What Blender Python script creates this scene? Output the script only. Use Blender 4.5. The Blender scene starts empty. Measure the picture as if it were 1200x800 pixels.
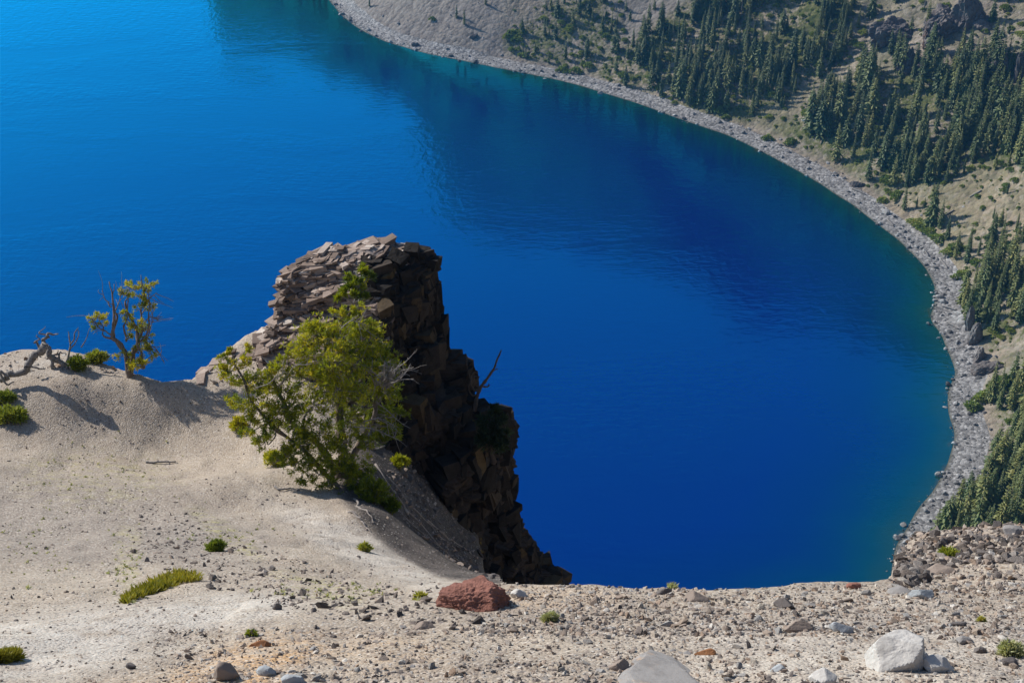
import bpy, bmesh, math, random
import numpy as np
from mathutils import Vector, Matrix
from mathutils.bvhtree import BVHTree
R = math.radians
random.seed(7)
rng = np.random.RandomState(11)
S = bpy.context.scene
COL = S.collection

# ------------------------------------------------------------------ camera model
H = 250.0                      # height of the viewpoint above the lake
PITCH = R(30.0)
FPX = 1667.0                   # focal length in photo pixels (1200 wide)
CP, SP = math.cos(PITCH), math.sin(PITCH)

def unproj(px, py, D):
    """photo pixel + depth along the view axis -> world"""
    px = np.asarray(px, float); py = np.asarray(py, float); D = np.asarray(D, float)
    dx = (px - 600) / FPX; dy = -(py - 400) / FPX
    return np.stack([D * dx, D * (CP + dy * SP), H + D * (-SP + dy * CP)], -1)

def to_water(px, py):
    dy = -(np.asarray(py, float) - 400) / FPX
    return unproj(px, py, H / (SP - dy * CP))

def project(P):
    P = np.asarray(P, float)
    q = P - np.array([0, 0, H])
    D = q[..., 1] * CP - q[..., 2] * SP
    u = q[..., 1] * SP + q[..., 2] * CP
    Ds = np.where(D > 0.1, D, np.nan)
    return 600 + FPX * q[..., 0] / Ds, 400 - FPX * u / Ds, D

# ------------------------------------------------------------------ noise
def _hash(ix, iy, iz, seed):
    h = (ix.astype(np.int64) * 374761393 + iy.astype(np.int64) * 668265263 + iz.astype(np.int64) * 2147483647 + seed * 1274126177) & 0xFFFFFFFF
    h = ((h ^ (h >> 13)) * 1274126177) & 0xFFFFFFFF
    h = ((h ^ (h >> 16)) * 2246822519) & 0xFFFFFFFF
    h = h ^ (h >> 15)
    return (h & 0xFFFFFF) / float(0x1000000)

def vnoise(p, seed=0):
    p = np.asarray(p, float)
    i = np.floor(p).astype(np.int64); f = p - i
    f = f * f * f * (f * (f * 6 - 15) + 10)
    out = 0
    for a in (0, 1):
        wx = f[..., 0] if a else 1 - f[..., 0]
        for b in (0, 1):
            wy = f[..., 1] if b else 1 - f[..., 1]
            for c in (0, 1):
                wz = f[..., 2] if c else 1 - f[..., 2]
                out = out + wx * wy * wz * _hash(i[..., 0] + a, i[..., 1] + b, i[..., 2] + c, seed)
    return out * 2 - 1

def fbm(p, seed=0, octv=4, gain=0.5):
    p = np.asarray(p, float); s = 0; a = 1.0; t = 0
    for k in range(octv):
        s = s + a * vnoise(p * 2.03 ** k + 17.3 * k, seed + k); t += a; a *= gain
    return s / t

def cells(p, seed=0):
    """voronoi: F1, F2, random value of nearest cell"""
    p = np.asarray(p, float)
    i = np.floor(p).astype(np.int64)
    d1 = np.full(p.shape[:-1], 9.0); d2 = d1.copy(); v = np.zeros(p.shape[:-1])
    for a in (-1, 0, 1):
        for b in (-1, 0, 1):
            for c in (-1, 0, 1):
                jx, jy, jz = i[..., 0] + a, i[..., 1] + b, i[..., 2] + c
                cx = jx + _hash(jx, jy, jz, seed); cy = jy + _hash(jx, jy, jz, seed + 1); cz = jz + _hash(jx, jy, jz, seed + 2)
                d = np.sqrt((p[..., 0] - cx) ** 2 + (p[..., 1] - cy) ** 2 + (p[..., 2] - cz) ** 2)
                n = d < d1
                d2 = np.where(n, d1, np.minimum(d2, d)); v = np.where(n, _hash(jx, jy, jz, seed + 3), v); d1 = np.where(n, d, d1)
    return d1, d2, v

def smooth(a, lo, hi):
    t = np.clip((a - lo) / (hi - lo), 0, 1)
    return t * t * (3 - 2 * t)

# ------------------------------------------------------------------ mesh helpers
class MB:
    """collects polygons (tris / quads) as arrays, becomes ONE mesh"""
    def __init__(s): s.v = []; s.t = []; s.q = []; s.n = 0; s.a = []
    def add(s, v, tris=None, quads=None, var=None):
        v = np.asarray(v, float).reshape(-1, 3)
        s.v.append(v)
        if tris is not None and len(tris): s.t.append(np.asarray(tris, np.int64) + s.n)
        if quads is not None and len(quads): s.q.append(np.asarray(quads, np.int64) + s.n)
        s.a.append(np.full(len(v), 0.5 if var is None else var) if np.ndim(var) == 0 else np.asarray(var, float))
        s.n += len(v)
    def mesh(s, name, mat=None, smooth_=False, origin=(0, 0, 0), attrs=None, uv=None):
        v = np.concatenate(s.v) - np.asarray(origin, float)
        t = np.concatenate(s.t) if s.t else np.zeros((0, 3), np.int64)
        q = np.concatenate(s.q) if s.q else np.zeros((0, 4), np.int64)
        me = bpy.data.meshes.new(name)
        me.vertices.add(len(v)); me.vertices.foreach_set('co', v.astype(np.float32).ravel())
        nl = len(t) * 3 + len(q) * 4
        me.loops.add(nl); me.polygons.add(len(t) + len(q))
        li = np.concatenate([t.ravel(), q.ravel()]).astype(np.int32)
        me.loops.foreach_set('vertex_index', li)
        st = np.concatenate([np.arange(len(t)) * 3, len(t) * 3 + np.arange(len(q)) * 4]).astype(np.int32)
        me.polygons.foreach_set('loop_start', st)
        me.update(calc_edges=True)
        me.polygons.foreach_set('use_smooth', np.full(len(t) + len(q), smooth_, bool))
        A = dict(attrs or {})
        A.setdefault('var', np.concatenate(s.a))
        for k, val in A.items():
            at = me.attributes.new(k, 'FLOAT', 'POINT'); at.data.foreach_set('value', np.asarray(val, np.float32).ravel())
        if uv is not None:
            l = me.uv_layers.new(name='UVMap'); l.data.foreach_set('uv', uv[li].astype(np.float32).ravel())
        if mat: me.materials.append(mat)
        me.validate()
        return me

def link(name, me, parent=None, loc=None):
    o = bpy.data.objects.new(name, me); COL.objects.link(o)
    if parent: o.parent = parent
    if loc is not None: o.location = loc
    return o

def tag(o, label=None, cat=None, group=None, kind=None):
    if label: o['label'] = label
    if cat: o['category'] = cat
    if group: o['group'] = group
    if kind: o['kind'] = kind
    return o

def thing(name, label, cat, loc, group=None):
    o = bpy.data.objects.new(name, None); o.empty_display_size = 0.3
    COL.objects.link(o); o.location = loc
    return tag(o, label, cat, group)

def copy_thing(o, loc, rz=0.0, sc=1.0):
    c = o.copy(); COL.objects.link(c)
    c.location = loc; c.rotation_euler = (0, 0, rz); c.scale = (sc, sc, sc)
    for ch in list(o.children):
        d = ch.copy(); COL.objects.link(d); d.parent = c
    return c

_ico = {}
def ico(sub):
    if sub not in _ico:
        bm = bmesh.new(); bmesh.ops.create_icosphere(bm, subdivisions=sub, radius=1)
        bm.verts.ensure_lookup_table()
        _ico[sub] = (np.array([v.co[:] for v in bm.verts]), np.array([[v.index for v in f.verts] for f in bm.faces]))
        bm.free()
    return _ico[sub]

def facet_rock(seed, sub=2, planes=13, rough=0.04, ext=(1, 1, 1), soft=0.0, fine=0.0):
    """polyhedral boulder: unit directions cut back to random planes"""
    r = np.random.RandomState(seed)
    d, f = ico(sub)
    n = r.normal(size=(planes, 3)); n /= np.linalg.norm(n, axis=1)[:, None]
    h = r.uniform(0.58, 1.0, planes)
    c = d @ n.T
    q = np.where(c > 0.05, h[None] / np.maximum(c, 0.05), 9.0)
    if soft > 0:
        rad = -soft * np.log(np.sum(np.exp(-np.minimum(q, 3) / soft), 1))
    else:
        rad = q.min(1)
    rad = np.clip(rad, 0.3, 1.25)
    rad = rad * (1 + rough * fbm(d * 2.5 + seed * 3.1, seed, 3))
    if fine: rad = rad + fine * fbm(d * 11 + seed, seed + 5, 4)
    return d * rad[:, None] * np.asarray(ext), f

def rotm(r):
    a, b, c = r.uniform(0, 6.283, 3)
    return np.array(Matrix.Rotation(a, 3, 'Z') @ Matrix.Rotation(b, 3, 'X') @ Matrix.Rotation(c, 3, 'Y'))

def rotz(a):
    c, s = math.cos(a), math.sin(a)
    return np.array([[c, -s, 0], [s, c, 0], [0, 0, 1]])

_hulls = []
def hull(k):
    if not _hulls:
        for s in range(40):
            r = np.random.RandomState(900 + s)
            p = r.normal(size=(9 + s % 5, 3)); p /= np.linalg.norm(p, axis=1)[:, None]
            p *= r.uniform(0.75, 1.0, len(p))[:, None]
            p *= np.array([1.0, r.uniform(.6, .95), r.uniform(.4, .8)])
            bm = bmesh.new()
            for q in p: bm.verts.new(q)
            bmesh.ops.convex_hull(bm, input=bm.verts)
            lo = [v for v in bm.verts if not v.link_faces]
            for v in lo: bm.verts.remove(v)
            bmesh.ops.triangulate(bm, faces=bm.faces)
            bm.verts.index_update()
            _hulls.append((np.array([v.co[:] for v in bm.verts]), np.array([[v.index for v in f.verts] for f in bm.faces])))
            bm.free()
    return _hulls[k % 40]

def tube(mb, pts, rad, sides=6, var=None, cap=True):
    pts = np.asarray(pts, float); n = len(pts)
    rad = np.broadcast_to(np.asarray(rad, float), (n,)) if np.ndim(rad) == 0 else np.asarray(rad, float)
    tan = np.gradient(pts, axis=0); tan /= np.linalg.norm(tan, axis=1)[:, None] + 1e-9
    up = np.array([0.31, 0.2, 0.93]); V = []
    a = np.arange(sides) * 2 * math.pi / sides
    for i in range(n):
        x = np.cross(tan[i], up); x /= np.linalg.norm(x) + 1e-9
        y = np.cross(x, tan[i])
        V.append(pts[i] + rad[i] * (np.cos(a)[:, None] * x + np.sin(a)[:, None] * y))
    V = np.concatenate(V); Q = []
    for i in range(n - 1):
        for k in range(sides):
            k2 = (k + 1) % sides
            Q.append((i * sides + k, i * sides + k2, (i + 1) * sides + k2, (i + 1) * sides + k))
    T = []
    if cap:
        for base in (0, (n - 1) * sides):
            for k in range(1, sides - 1):
                T.append((base, base + k, base + k + 1) if base else (base, base + k + 1, base + k))
    mb.add(V, T, Q, var)

def wobble(pts, n, amp, seed):
    """resample a polyline smoothly (Catmull-Rom) with gnarled noise"""
    pts = np.asarray(pts, float)
    if len(pts) == 2: pts = np.stack([pts[0], (pts[0] + pts[1]) / 2, pts[1]])
    P = np.vstack([2 * pts[0] - pts[1], pts, 2 * pts[-1] - pts[-2]])
    t = np.linspace(0, len(pts) - 1.0001, n); i = t.astype(int); f = (t - i)[:, None]
    p0, p1, p2, p3 = P[i], P[i + 1], P[i + 2], P[i + 3]
    o = .5 * (2 * p1 + (p2 - p0) * f + (2 * p0 - 5 * p1 + 4 * p2 - p3) * f ** 2 + (3 * p1 - p0 - 3 * p2 + p3) * f ** 3)
    w = np.stack([vnoise(np.stack([t * 1.7 + seed, t * 0 + k * 9.1, t * 0 + seed * .37], -1), seed) for k in range(3)], -1)
    e = np.minimum(1, np.arange(n) / (n * .2))[:, None]
    return o + amp * w * e

# ------------------------------------------------------------------ materials
def new_mat(name):
    m = bpy.data.materials.new(name); m.use_nodes = True
    nt = m.node_tree; nt.nodes.clear()
    return m, nt, nt.nodes, nt.links

class NT:
    def __init__(s, name):
        s.m, s.nt, s.N, s.L = new_mat(name)
        s.out = s.N.new('ShaderNodeOutputMaterial')
    def n(s, typ, ins=None, **props):
        o = s.N.new(typ)
        for k, v in props.items(): setattr(o, k, v)
        for k, v in (ins or {}).items():
            if hasattr(v, 'bl_idname') or hasattr(v, 'is_linked') or isinstance(v, bpy.types.NodeSocket): s.L.new(v, o.inputs[k])
            else: o.inputs[k].default_value = v
        return o
    def coord(s): return s.n('ShaderNodeTexCoord').outputs['Object']
    def pos(s): return s.n('ShaderNodeNewGeometry').outputs['Position']
    def attr(s, name): return s.n('ShaderNodeAttribute', attribute_name=name).outputs['Fac']
    def noise(s, vec, scale, detail=4, rough=.55, dist=0.0):
        return s.n('ShaderNodeTexNoise', {'Vector': vec, 'Scale': scale, 'Detail': detail, 'Roughness': rough, 'Distortion': dist}).outputs['Fac']
    def voro(s, vec, scale, out='Distance', feature='F1'):
        return s.n('ShaderNodeTexVoronoi', {'Vector': vec, 'Scale': scale}, feature=feature).outputs[out]
    def mapping(s, vec, scale=(1, 1, 1), rot=(0, 0, 0), loc=(0, 0, 0)):
        return s.n('ShaderNodeMapping', {'Vector': vec, 'Scale': scale, 'Rotation': rot, 'Location': loc}).outputs[0]
    def ramp(s, fac, stops, interp='LINEAR'):
        o = s.n('ShaderNodeValToRGB', {'Fac': fac}); o.color_ramp.interpolation = interp
        e = o.color_ramp.elements
        while len(e) < len(stops): e.new(0.5)
        for x, (p, c) in zip(e, stops):
            x.position = p; x.color = (*c, 1) if len(c) == 3 else c
        return o.outputs['Color']
    def mix(s, f, a, b, mode='MIX'):
        o = s.n('ShaderNodeMix', data_type='RGBA', blend_type=mode)
        for sock, v in ((o.inputs[0], f), (o.inputs[6], a), (o.inputs[7], b)):
            if isinstance(v, bpy.types.NodeSocket): s.L.new(v, sock)
            elif np.ndim(v) == 0: sock.default_value = v
            else: sock.default_value = (*v, 1)
        return o.outputs[2]
    def math(s, op, a, b=0.0, c=0.0, clamp=False):
        o = s.n('ShaderNodeMath', operation=op, use_clamp=clamp)
        for i, v in enumerate((a, b, c)):
            if isinstance(v, bpy.types.NodeSocket): s.L.new(v, o.inputs[i])
            else: o.inputs[i].default_value = v
        return o.outputs[0]
    def rng(s, v, a, b, c=0.0, d=1.0):
        return s.n('ShaderNodeMapRange', {'Value': v, 'From Min': a, 'From Max': b, 'To Min': c, 'To Max': d}, interpolation_type='SMOOTHSTEP').outputs[0]
    def bump(s, height, strength=.5, dist=.05, normal=None):
        i = {'Height': height, 'Strength': strength, 'Distance': dist}
        if normal is not None: i['Normal'] = normal
        return s.n('ShaderNodeBump', i).outputs[0]
    def finish(s, color, rough=.9, normal=None, spec=.2):
        b = s.n('ShaderNodeBsdfPrincipled')
        for k, v in (('Base Color', color), ('Roughness', rough), ('Normal', normal), ('Specular IOR Level', spec)):
            if v is None: continue
            if isinstance(v, bpy.types.NodeSocket): s.L.new(v, b.inputs[k])
            else: b.inputs[k].default_value = (*v, 1) if np.ndim(v) else v
        s.L.new(b.outputs[0], s.out.inputs[0])
        return s.m

def W(px, py, D): return tuple(float(x) for x in unproj(px, py, D))

def ground_mat():
    t = NT('pumice_ground'); p = t.pos()
    big = t.noise(p, .55, 7, .68); mid = t.noise(p, 2.2, 6, .65); fine = t.noise(p, 14, 6, .7)
    c = t.ramp(big, [(.3, (.30, .238, .178)), (.45, (.385, .312, .235)), (.58, (.43, .355, .272)), (.72, (.50, .425, .335))])
    # patches that belong to the ground: pale pumice drift, ochre soil, grey gravel spread
    pale = t.attr('pale'); och = t.attr('ochre'); grey = t.attr('grey')
    c = t.mix(grey, c, (.205, .176, .155))
    c = t.mix(t.math('MULTIPLY', pale, t.rng(mid, .25, .6), clamp=True), c, (.64, .595, .53))
    c = t.mix(t.math('MULTIPLY', och, t.rng(mid, .3, .62), clamp=True), c, (.60, .37, .18))
    yg = t.math('MULTIPLY', t.attr('moss'), t.rng(t.noise(p, 3.0, 5, .7), .47, .60), clamp=True)
    c = t.mix(yg, c, (.42, .38, .14))
    c = t.mix(t.attr('scree'), c, t.ramp(t.noise(p, 1.6, 6, .7), [(.3, (.022, .02, .02)), (.55, (.045, .038, .036)), (.75, (.09, .075, .07))]))  # dark lava scree, with the bank's shade also painted into its colour
    # grain: pale and dark pebbles
    v = t.n('ShaderNodeTexVoronoi', {'Vector': p, 'Scale': 26.0})
    pc = t.n('ShaderNodeSeparateColor', {0: v.outputs['Color']}).outputs[0]
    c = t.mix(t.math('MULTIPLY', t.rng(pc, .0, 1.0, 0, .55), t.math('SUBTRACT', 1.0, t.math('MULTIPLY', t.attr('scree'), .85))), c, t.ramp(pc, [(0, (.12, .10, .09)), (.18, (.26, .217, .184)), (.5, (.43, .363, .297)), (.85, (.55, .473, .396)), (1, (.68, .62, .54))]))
    v2 = t.n('ShaderNodeTexVoronoi', {'Vector': p, 'Scale': 9.0})
    pc2 = t.n('ShaderNodeSeparateColor', {0: v2.outputs['Color']}).outputs[0]
    sort = t.rng(t.noise(t.mapping(p, (.5, .22, 1)), 1.0, 5, .65, .5), .40, .60)
    spot = t.math('MULTIPLY', t.math('MULTIPLY', t.rng(pc2, .66, .70), t.rng(v2.outputs['Distance'], .34, .24)), t.math('ADD', .25, t.math('MULTIPLY', sort, .75)))
    c = t.mix(t.math('MULTIPLY', sort, .28), c, (.235, .195, .165))
    c = t.mix(spot, c, (.2, .17, .155))
    c = t.mix(t.rng(fine, .35, .7, 0, .3), c, (.24, .21, .19))
    hgt = t.math('ADD', t.math('MULTIPLY', v.outputs['Distance'], -.05), t.math('MULTIPLY', fine, .06))
    v3 = t.n('ShaderNodeTexVoronoi', {'Vector': p, 'Scale': 15.0})
    pc3 = t.n('ShaderNodeSeparateColor', {0: v3.outputs['Color']}).outputs[0]
    spot3 = t.math('MULTIPLY', t.rng(pc3, .74, .78), t.rng(v3.outputs['Distance'], .34, .26))
    c = t.mix(t.math('MULTIPLY', spot3, .8), c, (.15, .125, .115))
    spot4 = t.math('MULTIPLY', t.rng(pc3, .16, .12), t.rng(v3.outputs['Distance'], .34, .26))
    c = t.mix(t.math('MULTIPLY', spot4, .7), c, (.62, .57, .51))
    hgt = t.math('ADD', hgt, t.math('MULTIPLY', mid, .03))
    hgt = t.math('ADD', hgt, t.math('MULTIPLY', t.math('ADD', spot3, spot4), .02))
    return t.finish(c, .95, t.bump(hgt, .75, .40), .1)

def stone_mat(name, cols, dark=.35, scale=6.0, bump=.03, attr=None, lichen=None):
    t = NT(name); p = t.coord()
    rnd = t.attr(attr) if attr else t.n('ShaderNodeObjectInfo').outputs['Random']
    c = t.ramp(rnd, [(i / max(1, len(cols) - 1), k) for i, k in enumerate(cols)], 'LINEAR')
    n = t.noise(p, scale, 7, .65)
    c = t.mix(t.rng(n, .42, .7, 0, dark), c, t.mix(1.0, c, (.35, .33, .32), 'MULTIPLY'))
    n2 = t.noise(p, scale * .4, 3, .6)
    c = t.mix(t.rng(n2, .5, .7, 0, .4), c, t.mix(1.0, c, (1.25, 1.2, 1.12), 'MULTIPLY'))
    if lichen: c = t.mix(t.rng(t.noise(p, scale * .7, 5, .7), .56, .66, 0, .8), c, lichen)
    return t.finish(c, .92, t.bump(n, .8, bump), .15)

def wood_mat(name, a, b):
    t = NT(name); p = t.coord()
    n = t.noise(t.mapping(p, (14, 14, 3)), 1.6, 6, .7)
    return t.finish(t.ramp(n, [(.3, a), (.65, b)]), .85, t.bump(n, .7, .03), .2)

def leaf_mat(name, stops, attr='var', trans=.25, objrand=0.0):
    t = NT(name)
    f = t.attr(attr)
    if objrand:
        f = t.math('ADD', f, t.math('MULTIPLY', t.math('SUBTRACT', t.n('ShaderNodeObjectInfo').outputs['Random'], .5), objrand), clamp=True)
    c = t.ramp(f, stops)
    d = t.n('ShaderNodeBsdfPrincipled', {'Base Color': c, 'Roughness': .6, 'Specular IOR Level': .25})
    tr = t.n('ShaderNodeBsdfTranslucent', {'Color': t.mix(1.0, c, (1.3, 1.25, .6), 'MULTIPLY')})
    mx = t.n('ShaderNodeMixShader', {0: trans, 1: d.outputs[0], 2: tr.outputs[0]})
    t.L.new(mx.outputs[0], t.out.inputs[0])
    return t.m

def hill_mat():
    t = NT('far_slope_ground'); p = t.pos()
    uvn = t.n('ShaderNodeUVMap', uv_map='UVMap').outputs[0]
    streak = t.noise(t.mapping(uvn, (.16, .022, 1)), 1.0, 6, .62, .4)
    fine = t.noise(p, .42, 7, .72); mid = t.noise(p, .05, 5, .6)
    scree = t.ramp(streak, [(.28, (.15, .135, .13)), (.48, (.215, .19, .175)), (.7, (.29, .255, .23))])
    tan = t.ramp(streak, [(.3, (.25, .195, .135)), (.5, (.35, .28, .195)), (.72, (.47, .38, .275))])
    c = t.mix(t.attr('tan'), scree, tan)
    g = t.math('MULTIPLY', t.attr('veg'), t.rng(t.math('ADD', t.math('MULTIPLY', fine, .6), t.math('MULTIPLY', mid, .45)), .42, .58), clamp=True)
    bl = t.n('ShaderNodeTexVoronoi', {'Vector': p, 'Scale': .45})
    bc = t.n('ShaderNodeSeparateColor', {0: bl.outputs['Color']}).outputs[0]
    c = t.mix(t.rng(bc, .6, 1, 0, .35), c, (.34, .315, .29)); c = t.mix(t.rng(bc, .3, 0, 0, .55), c, (.10, .092, .088))
    c = t.mix(g, c, t.ramp(t.noise(p, .3, 4, .6), [(.35, (.06, .078, .026)), (.65, (.15, .15, .06))]))
    hgt = t.math('ADD', t.math('MULTIPLY', fine, 1.2), t.math('MULTIPLY', bl.outputs['Distance'], -.6))
    return t.finish(c, .95, t.bump(hgt, .8, 1.2), .05)

def beach_mat():
    t = NT('gravel_beach'); p = t.pos()
    fine = t.noise(p, .9, 7, .75); mid = t.noise(p, .12, 4, .6)
    c = t.ramp(mid, [(.3, (.19, .18, .175)), (.7, (.31, .295, .285))])
    v = t.n('ShaderNodeTexVoronoi', {'Vector': p, 'Scale': .9})
    pc = t.n('ShaderNodeSeparateColor', {0: v.outputs['Color']}).outputs[0]
    c = t.mix(.75, c, t.ramp(pc, [(0, (.08, .077, .074)), (.3, (.18, .173, .166)), (.7, (.29, .28, .27)), (1, (.46, .445, .43))]))
    c = t.mix(t.attr('wet'), c, (.10, .10, .075))
    hgt = t.math('ADD', t.math('MULTIPLY', v.outputs['Distance'], -.6), fine)
    return t.finish(c, .9, t.bump(hgt, .9, .6), .15)

def water_mat():
    t = NT('lake_water'); p = t.pos()
    sd = t.attr('shore')
    wob = t.math('ADD', sd, t.math('MULTIPLY', t.math('SUBTRACT', t.noise(p, .05, 4, .6), .5), 9.0))
    body = t.ramp(t.math('DIVIDE', wob, 60.0, clamp=True), [
        (0.0, (.05, .060, .035)), (.02, (.010, .054, .052)), (.11, (.002, .044, .074)), (.25, (.0006, .026, .105)),
        (.46, (.0002, .012, .132)), (.8, (.0001, .0065, .155))])
    big = t.noise(t.mapping(p, (.004, .007, 1)), 1.0, 4, .6)
    body = t.mix(t.rng(big, .35, .7, 0, .35), body, t.mix(1.0, body, (1.2, 1.18, 1.14), 'MULTIPLY'))
    a = t.noise(t.mapping(p, (.32, .13, 1), (0, 0, R(24))), 1.0, 3, .5, .3)
    b = t.noise(t.mapping(p, (.16, .42, 1), (0, 0, R(-12))), 1.0, 3, .55, .4)
    gust = t.rng(t.noise(t.mapping(p, (.006, .012, 1)), 1.0, 4, .6, .6), .38, .62, .25, 1.0)
    hgt = t.math('MULTIPLY', t.math('ADD', a, b), gust)
    nrm = t.bump(hgt, 1.0, WAVE)
    dif = t.n('ShaderNodeBsdfDiffuse', {'Color': body, 'Normal': nrm})
    glo = t.n('ShaderNodeBsdfGlossy', {'Color': (*WTINT, 1), 'Roughness': .06, 'Normal': nrm})
    fr = t.n('ShaderNodeFresnel', {'IOR': 1.33, 'Normal': nrm}).outputs[0]
    add = t.n('ShaderNodeMixShader', {0: t.math('MULTIPLY', fr, WGAIN, clamp=True), 1: dif.outputs[0], 2: glo.outputs[0]})
    t.L.new(add.outputs[0], t.out.inputs[0])
    return t.m

HAZE = 1.1e-4
WAVE = .11; WTINT = (.0, .68, 1.0); WGAIN = 4.3

M = {}
M['ground'] = ground_mat()
M['hill'] = hill_mat()
M['beach'] = beach_mat()
M['water'] = water_mat()
STONE_COLS = [(.13, .11, .10), (.23, .19, .165), (.35, .275, .22), (.38, .34, .30), (.31, .22, .16), (.44, .385, .32), (.27, .255, .245), (.55, .51, .455)]
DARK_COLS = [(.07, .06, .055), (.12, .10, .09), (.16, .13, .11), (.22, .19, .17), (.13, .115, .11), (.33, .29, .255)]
M['stone'] = stone_mat('loose_stone', STONE_COLS)
M['gravel'] = stone_mat('gravel_mix', STONE_COLS, attr='var')
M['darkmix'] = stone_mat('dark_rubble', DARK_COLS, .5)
M['white'] = stone_mat('white_pumice_boulder', [(.50, .475, .44), (.52, .49, .455)], .45, 5, .03)
M['slabstone'] = stone_mat('pale_grey_slab', [(.27, .252, .238), (.30, .28, .265)], .4, 5, .02, lichen=(.45, .33, .24))
M['red'] = stone_mat('red_scoria', [(.27, .125, .095), (.29, .135, .10)], .6, 5, .08)
M['brown'] = stone_mat('brown_stone', [(.26, .21, .175), (.28, .22, .18)], .3, 6, .02)
M['rust'] = stone_mat('rusty_stone', [(.28, .13, .06), (.30, .14, .07)], .4, 6, .03)
M['blue'] = stone_mat('blue_grey_stone', [(.33, .35, .36), (.36, .37, .38)], .35, 6, .03)
M['darkst'] = stone_mat('dark_stone', [(.12, .105, .10), (.15, .13, .12)], .35, 6, .03)
M['shore'] = stone_mat('shore_boulder', [(.09, .087, .084), (.18, .172, .167), (.28, .27, .262), (.42, .405, .39)], .3, .7, .2)
M['shorestuff'] = stone_mat('shore_rubble', [(.07, .066, .063), (.15, .143, .138), (.26, .25, .242), (.44, .425, .41)], .3, .7, .2, attr='var')
M['crag'] = stone_mat('crag_rock', [(.12, .105, .10), (.19, .165, .15)], .6, .25, .6)

def outcrop_mat():
    t = NT('layered_lava'); p = t.coord()
    z = t.mapping(p, (.6, .6, 5.5), (R(7), R(-6), 0))
    band = t.noise(z, 1.3, 6, .65, .3)
    n = t.noise(p, 3.2, 7, .7)
    c = t.ramp(band, [(.28, (.09, .068, .06)), (.45, (.19, .14, .12)), (.6, (.29, .225, .195)), (.75, (.42, .35, .31))])
    c = t.mix(t.rng(n, .45, .7, 0, .5), c, (.10, .08, .072))
    nz = t.n('ShaderNodeSeparateXYZ', {0: t.n('ShaderNodeNewGeometry').outputs['Normal']}).outputs
    # weathered pale dust lies on ledges; lake-side rusty lava has its shade painted in
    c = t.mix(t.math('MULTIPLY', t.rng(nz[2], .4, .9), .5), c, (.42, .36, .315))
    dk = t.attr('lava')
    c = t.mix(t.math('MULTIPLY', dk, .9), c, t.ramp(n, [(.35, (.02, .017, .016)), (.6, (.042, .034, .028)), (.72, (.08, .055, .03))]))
    lich = t.math('MULTIPLY', dk, t.rng(t.noise(t.mapping(p, (1.2, 1.2, .4)), 1.0, 5, .7), .60, .70), clamp=True)
    c = t.mix(lich, c, (.30, .21, .05))
    return t.finish(c, .95, t.bump(t.math('ADD', band, n), .9, .07), .1)
M['outcrop'] = outcrop_mat()
M['slab'] = stone_mat('outcrop_slab', [(.115, .085, .070), (.24, .18, .147), (.39, .31, .262), (.60, .53, .465)], .35, 5, .04, attr='var')
M['shadeblock'] = stone_mat('shade_dark_lava', [(.018, .016, .015), (.032, .027, .024), (.055, .043, .035), (.11, .075, .035)], .6, 5, .09, attr='var')  # shaded-side blocks, the shade put into their dark colours
M['root'] = wood_mat('root_wood', (.12, .10, .09), (.34, .30, .27))
M['bark'] = wood_mat('pine_bark', (.10, .075, .055), (.25, .20, .165))
M['deadwood'] = wood_mat('weathered_wood', (.085, .076, .07), (.31, .285, .265))
M['twig'] = wood_mat('grey_twigs', (.13, .115, .105), (.31, .285, .265))
M['snag'] = wood_mat('brown_snag', (.04, .031, .025), (.10, .075, .058))
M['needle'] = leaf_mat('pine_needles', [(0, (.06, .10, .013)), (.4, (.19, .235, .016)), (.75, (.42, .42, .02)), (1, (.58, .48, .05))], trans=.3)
M['dneedle'] = leaf_mat('dark_needles', [(0, (.012, .022, .010)), (.6, (.03, .048, .018)), (1, (.05, .07, .02))], trans=.15)
M['shrub'] = leaf_mat('shrub_leaves', [(0, (.07, .11, .02)), (.5, (.20, .25, .035)), (.85, (.36, .38, .06)), (1, (.48, .43, .11))], trans=.3, objrand=.3)
M['drygrass'] = leaf_mat('sedge_blades', [(0, (.13, .14, .02)), (.5, (.30, .27, .035)), (1, (.50, .41, .09))], trans=.3)
M['sage'] = leaf_mat('grey_green_leaves', [(0, (.16, .18, .08)), (.6, (.36, .38, .19)), (1, (.55, .54, .33))], trans=.25)
M['fir'] = leaf_mat('fir_needles', [(0, (.045, .078, .028)), (.4, (.095, .130, .040)), (.75, (.155, .175, .048)), (1, (.23, .225, .06))], trans=.15, objrand=.7)
M['firstuff'] = leaf_mat('fir_needles_mass', [(0, (.045, .078, .028)), (.4, (.095, .130, .040)), (.75, (.155, .175, .048)), (1, (.23, .225, .06))], trans=.15)
M['deadfir'] = leaf_mat('dead_needles', [(0, (.12, .06, .035)), (1, (.22, .12, .07))], trans=.1)
M['farshrub'] = leaf_mat('slope_shrub_leaves', [(0, (.12, .17, .04)), (.6, (.25, .31, .07)), (1, (.38, .38, .12))], trans=.2, objrand=.6)
M['firbark'] = wood_mat('fir_bark', (.09, .075, .06), (.19, .165, .14))
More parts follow.
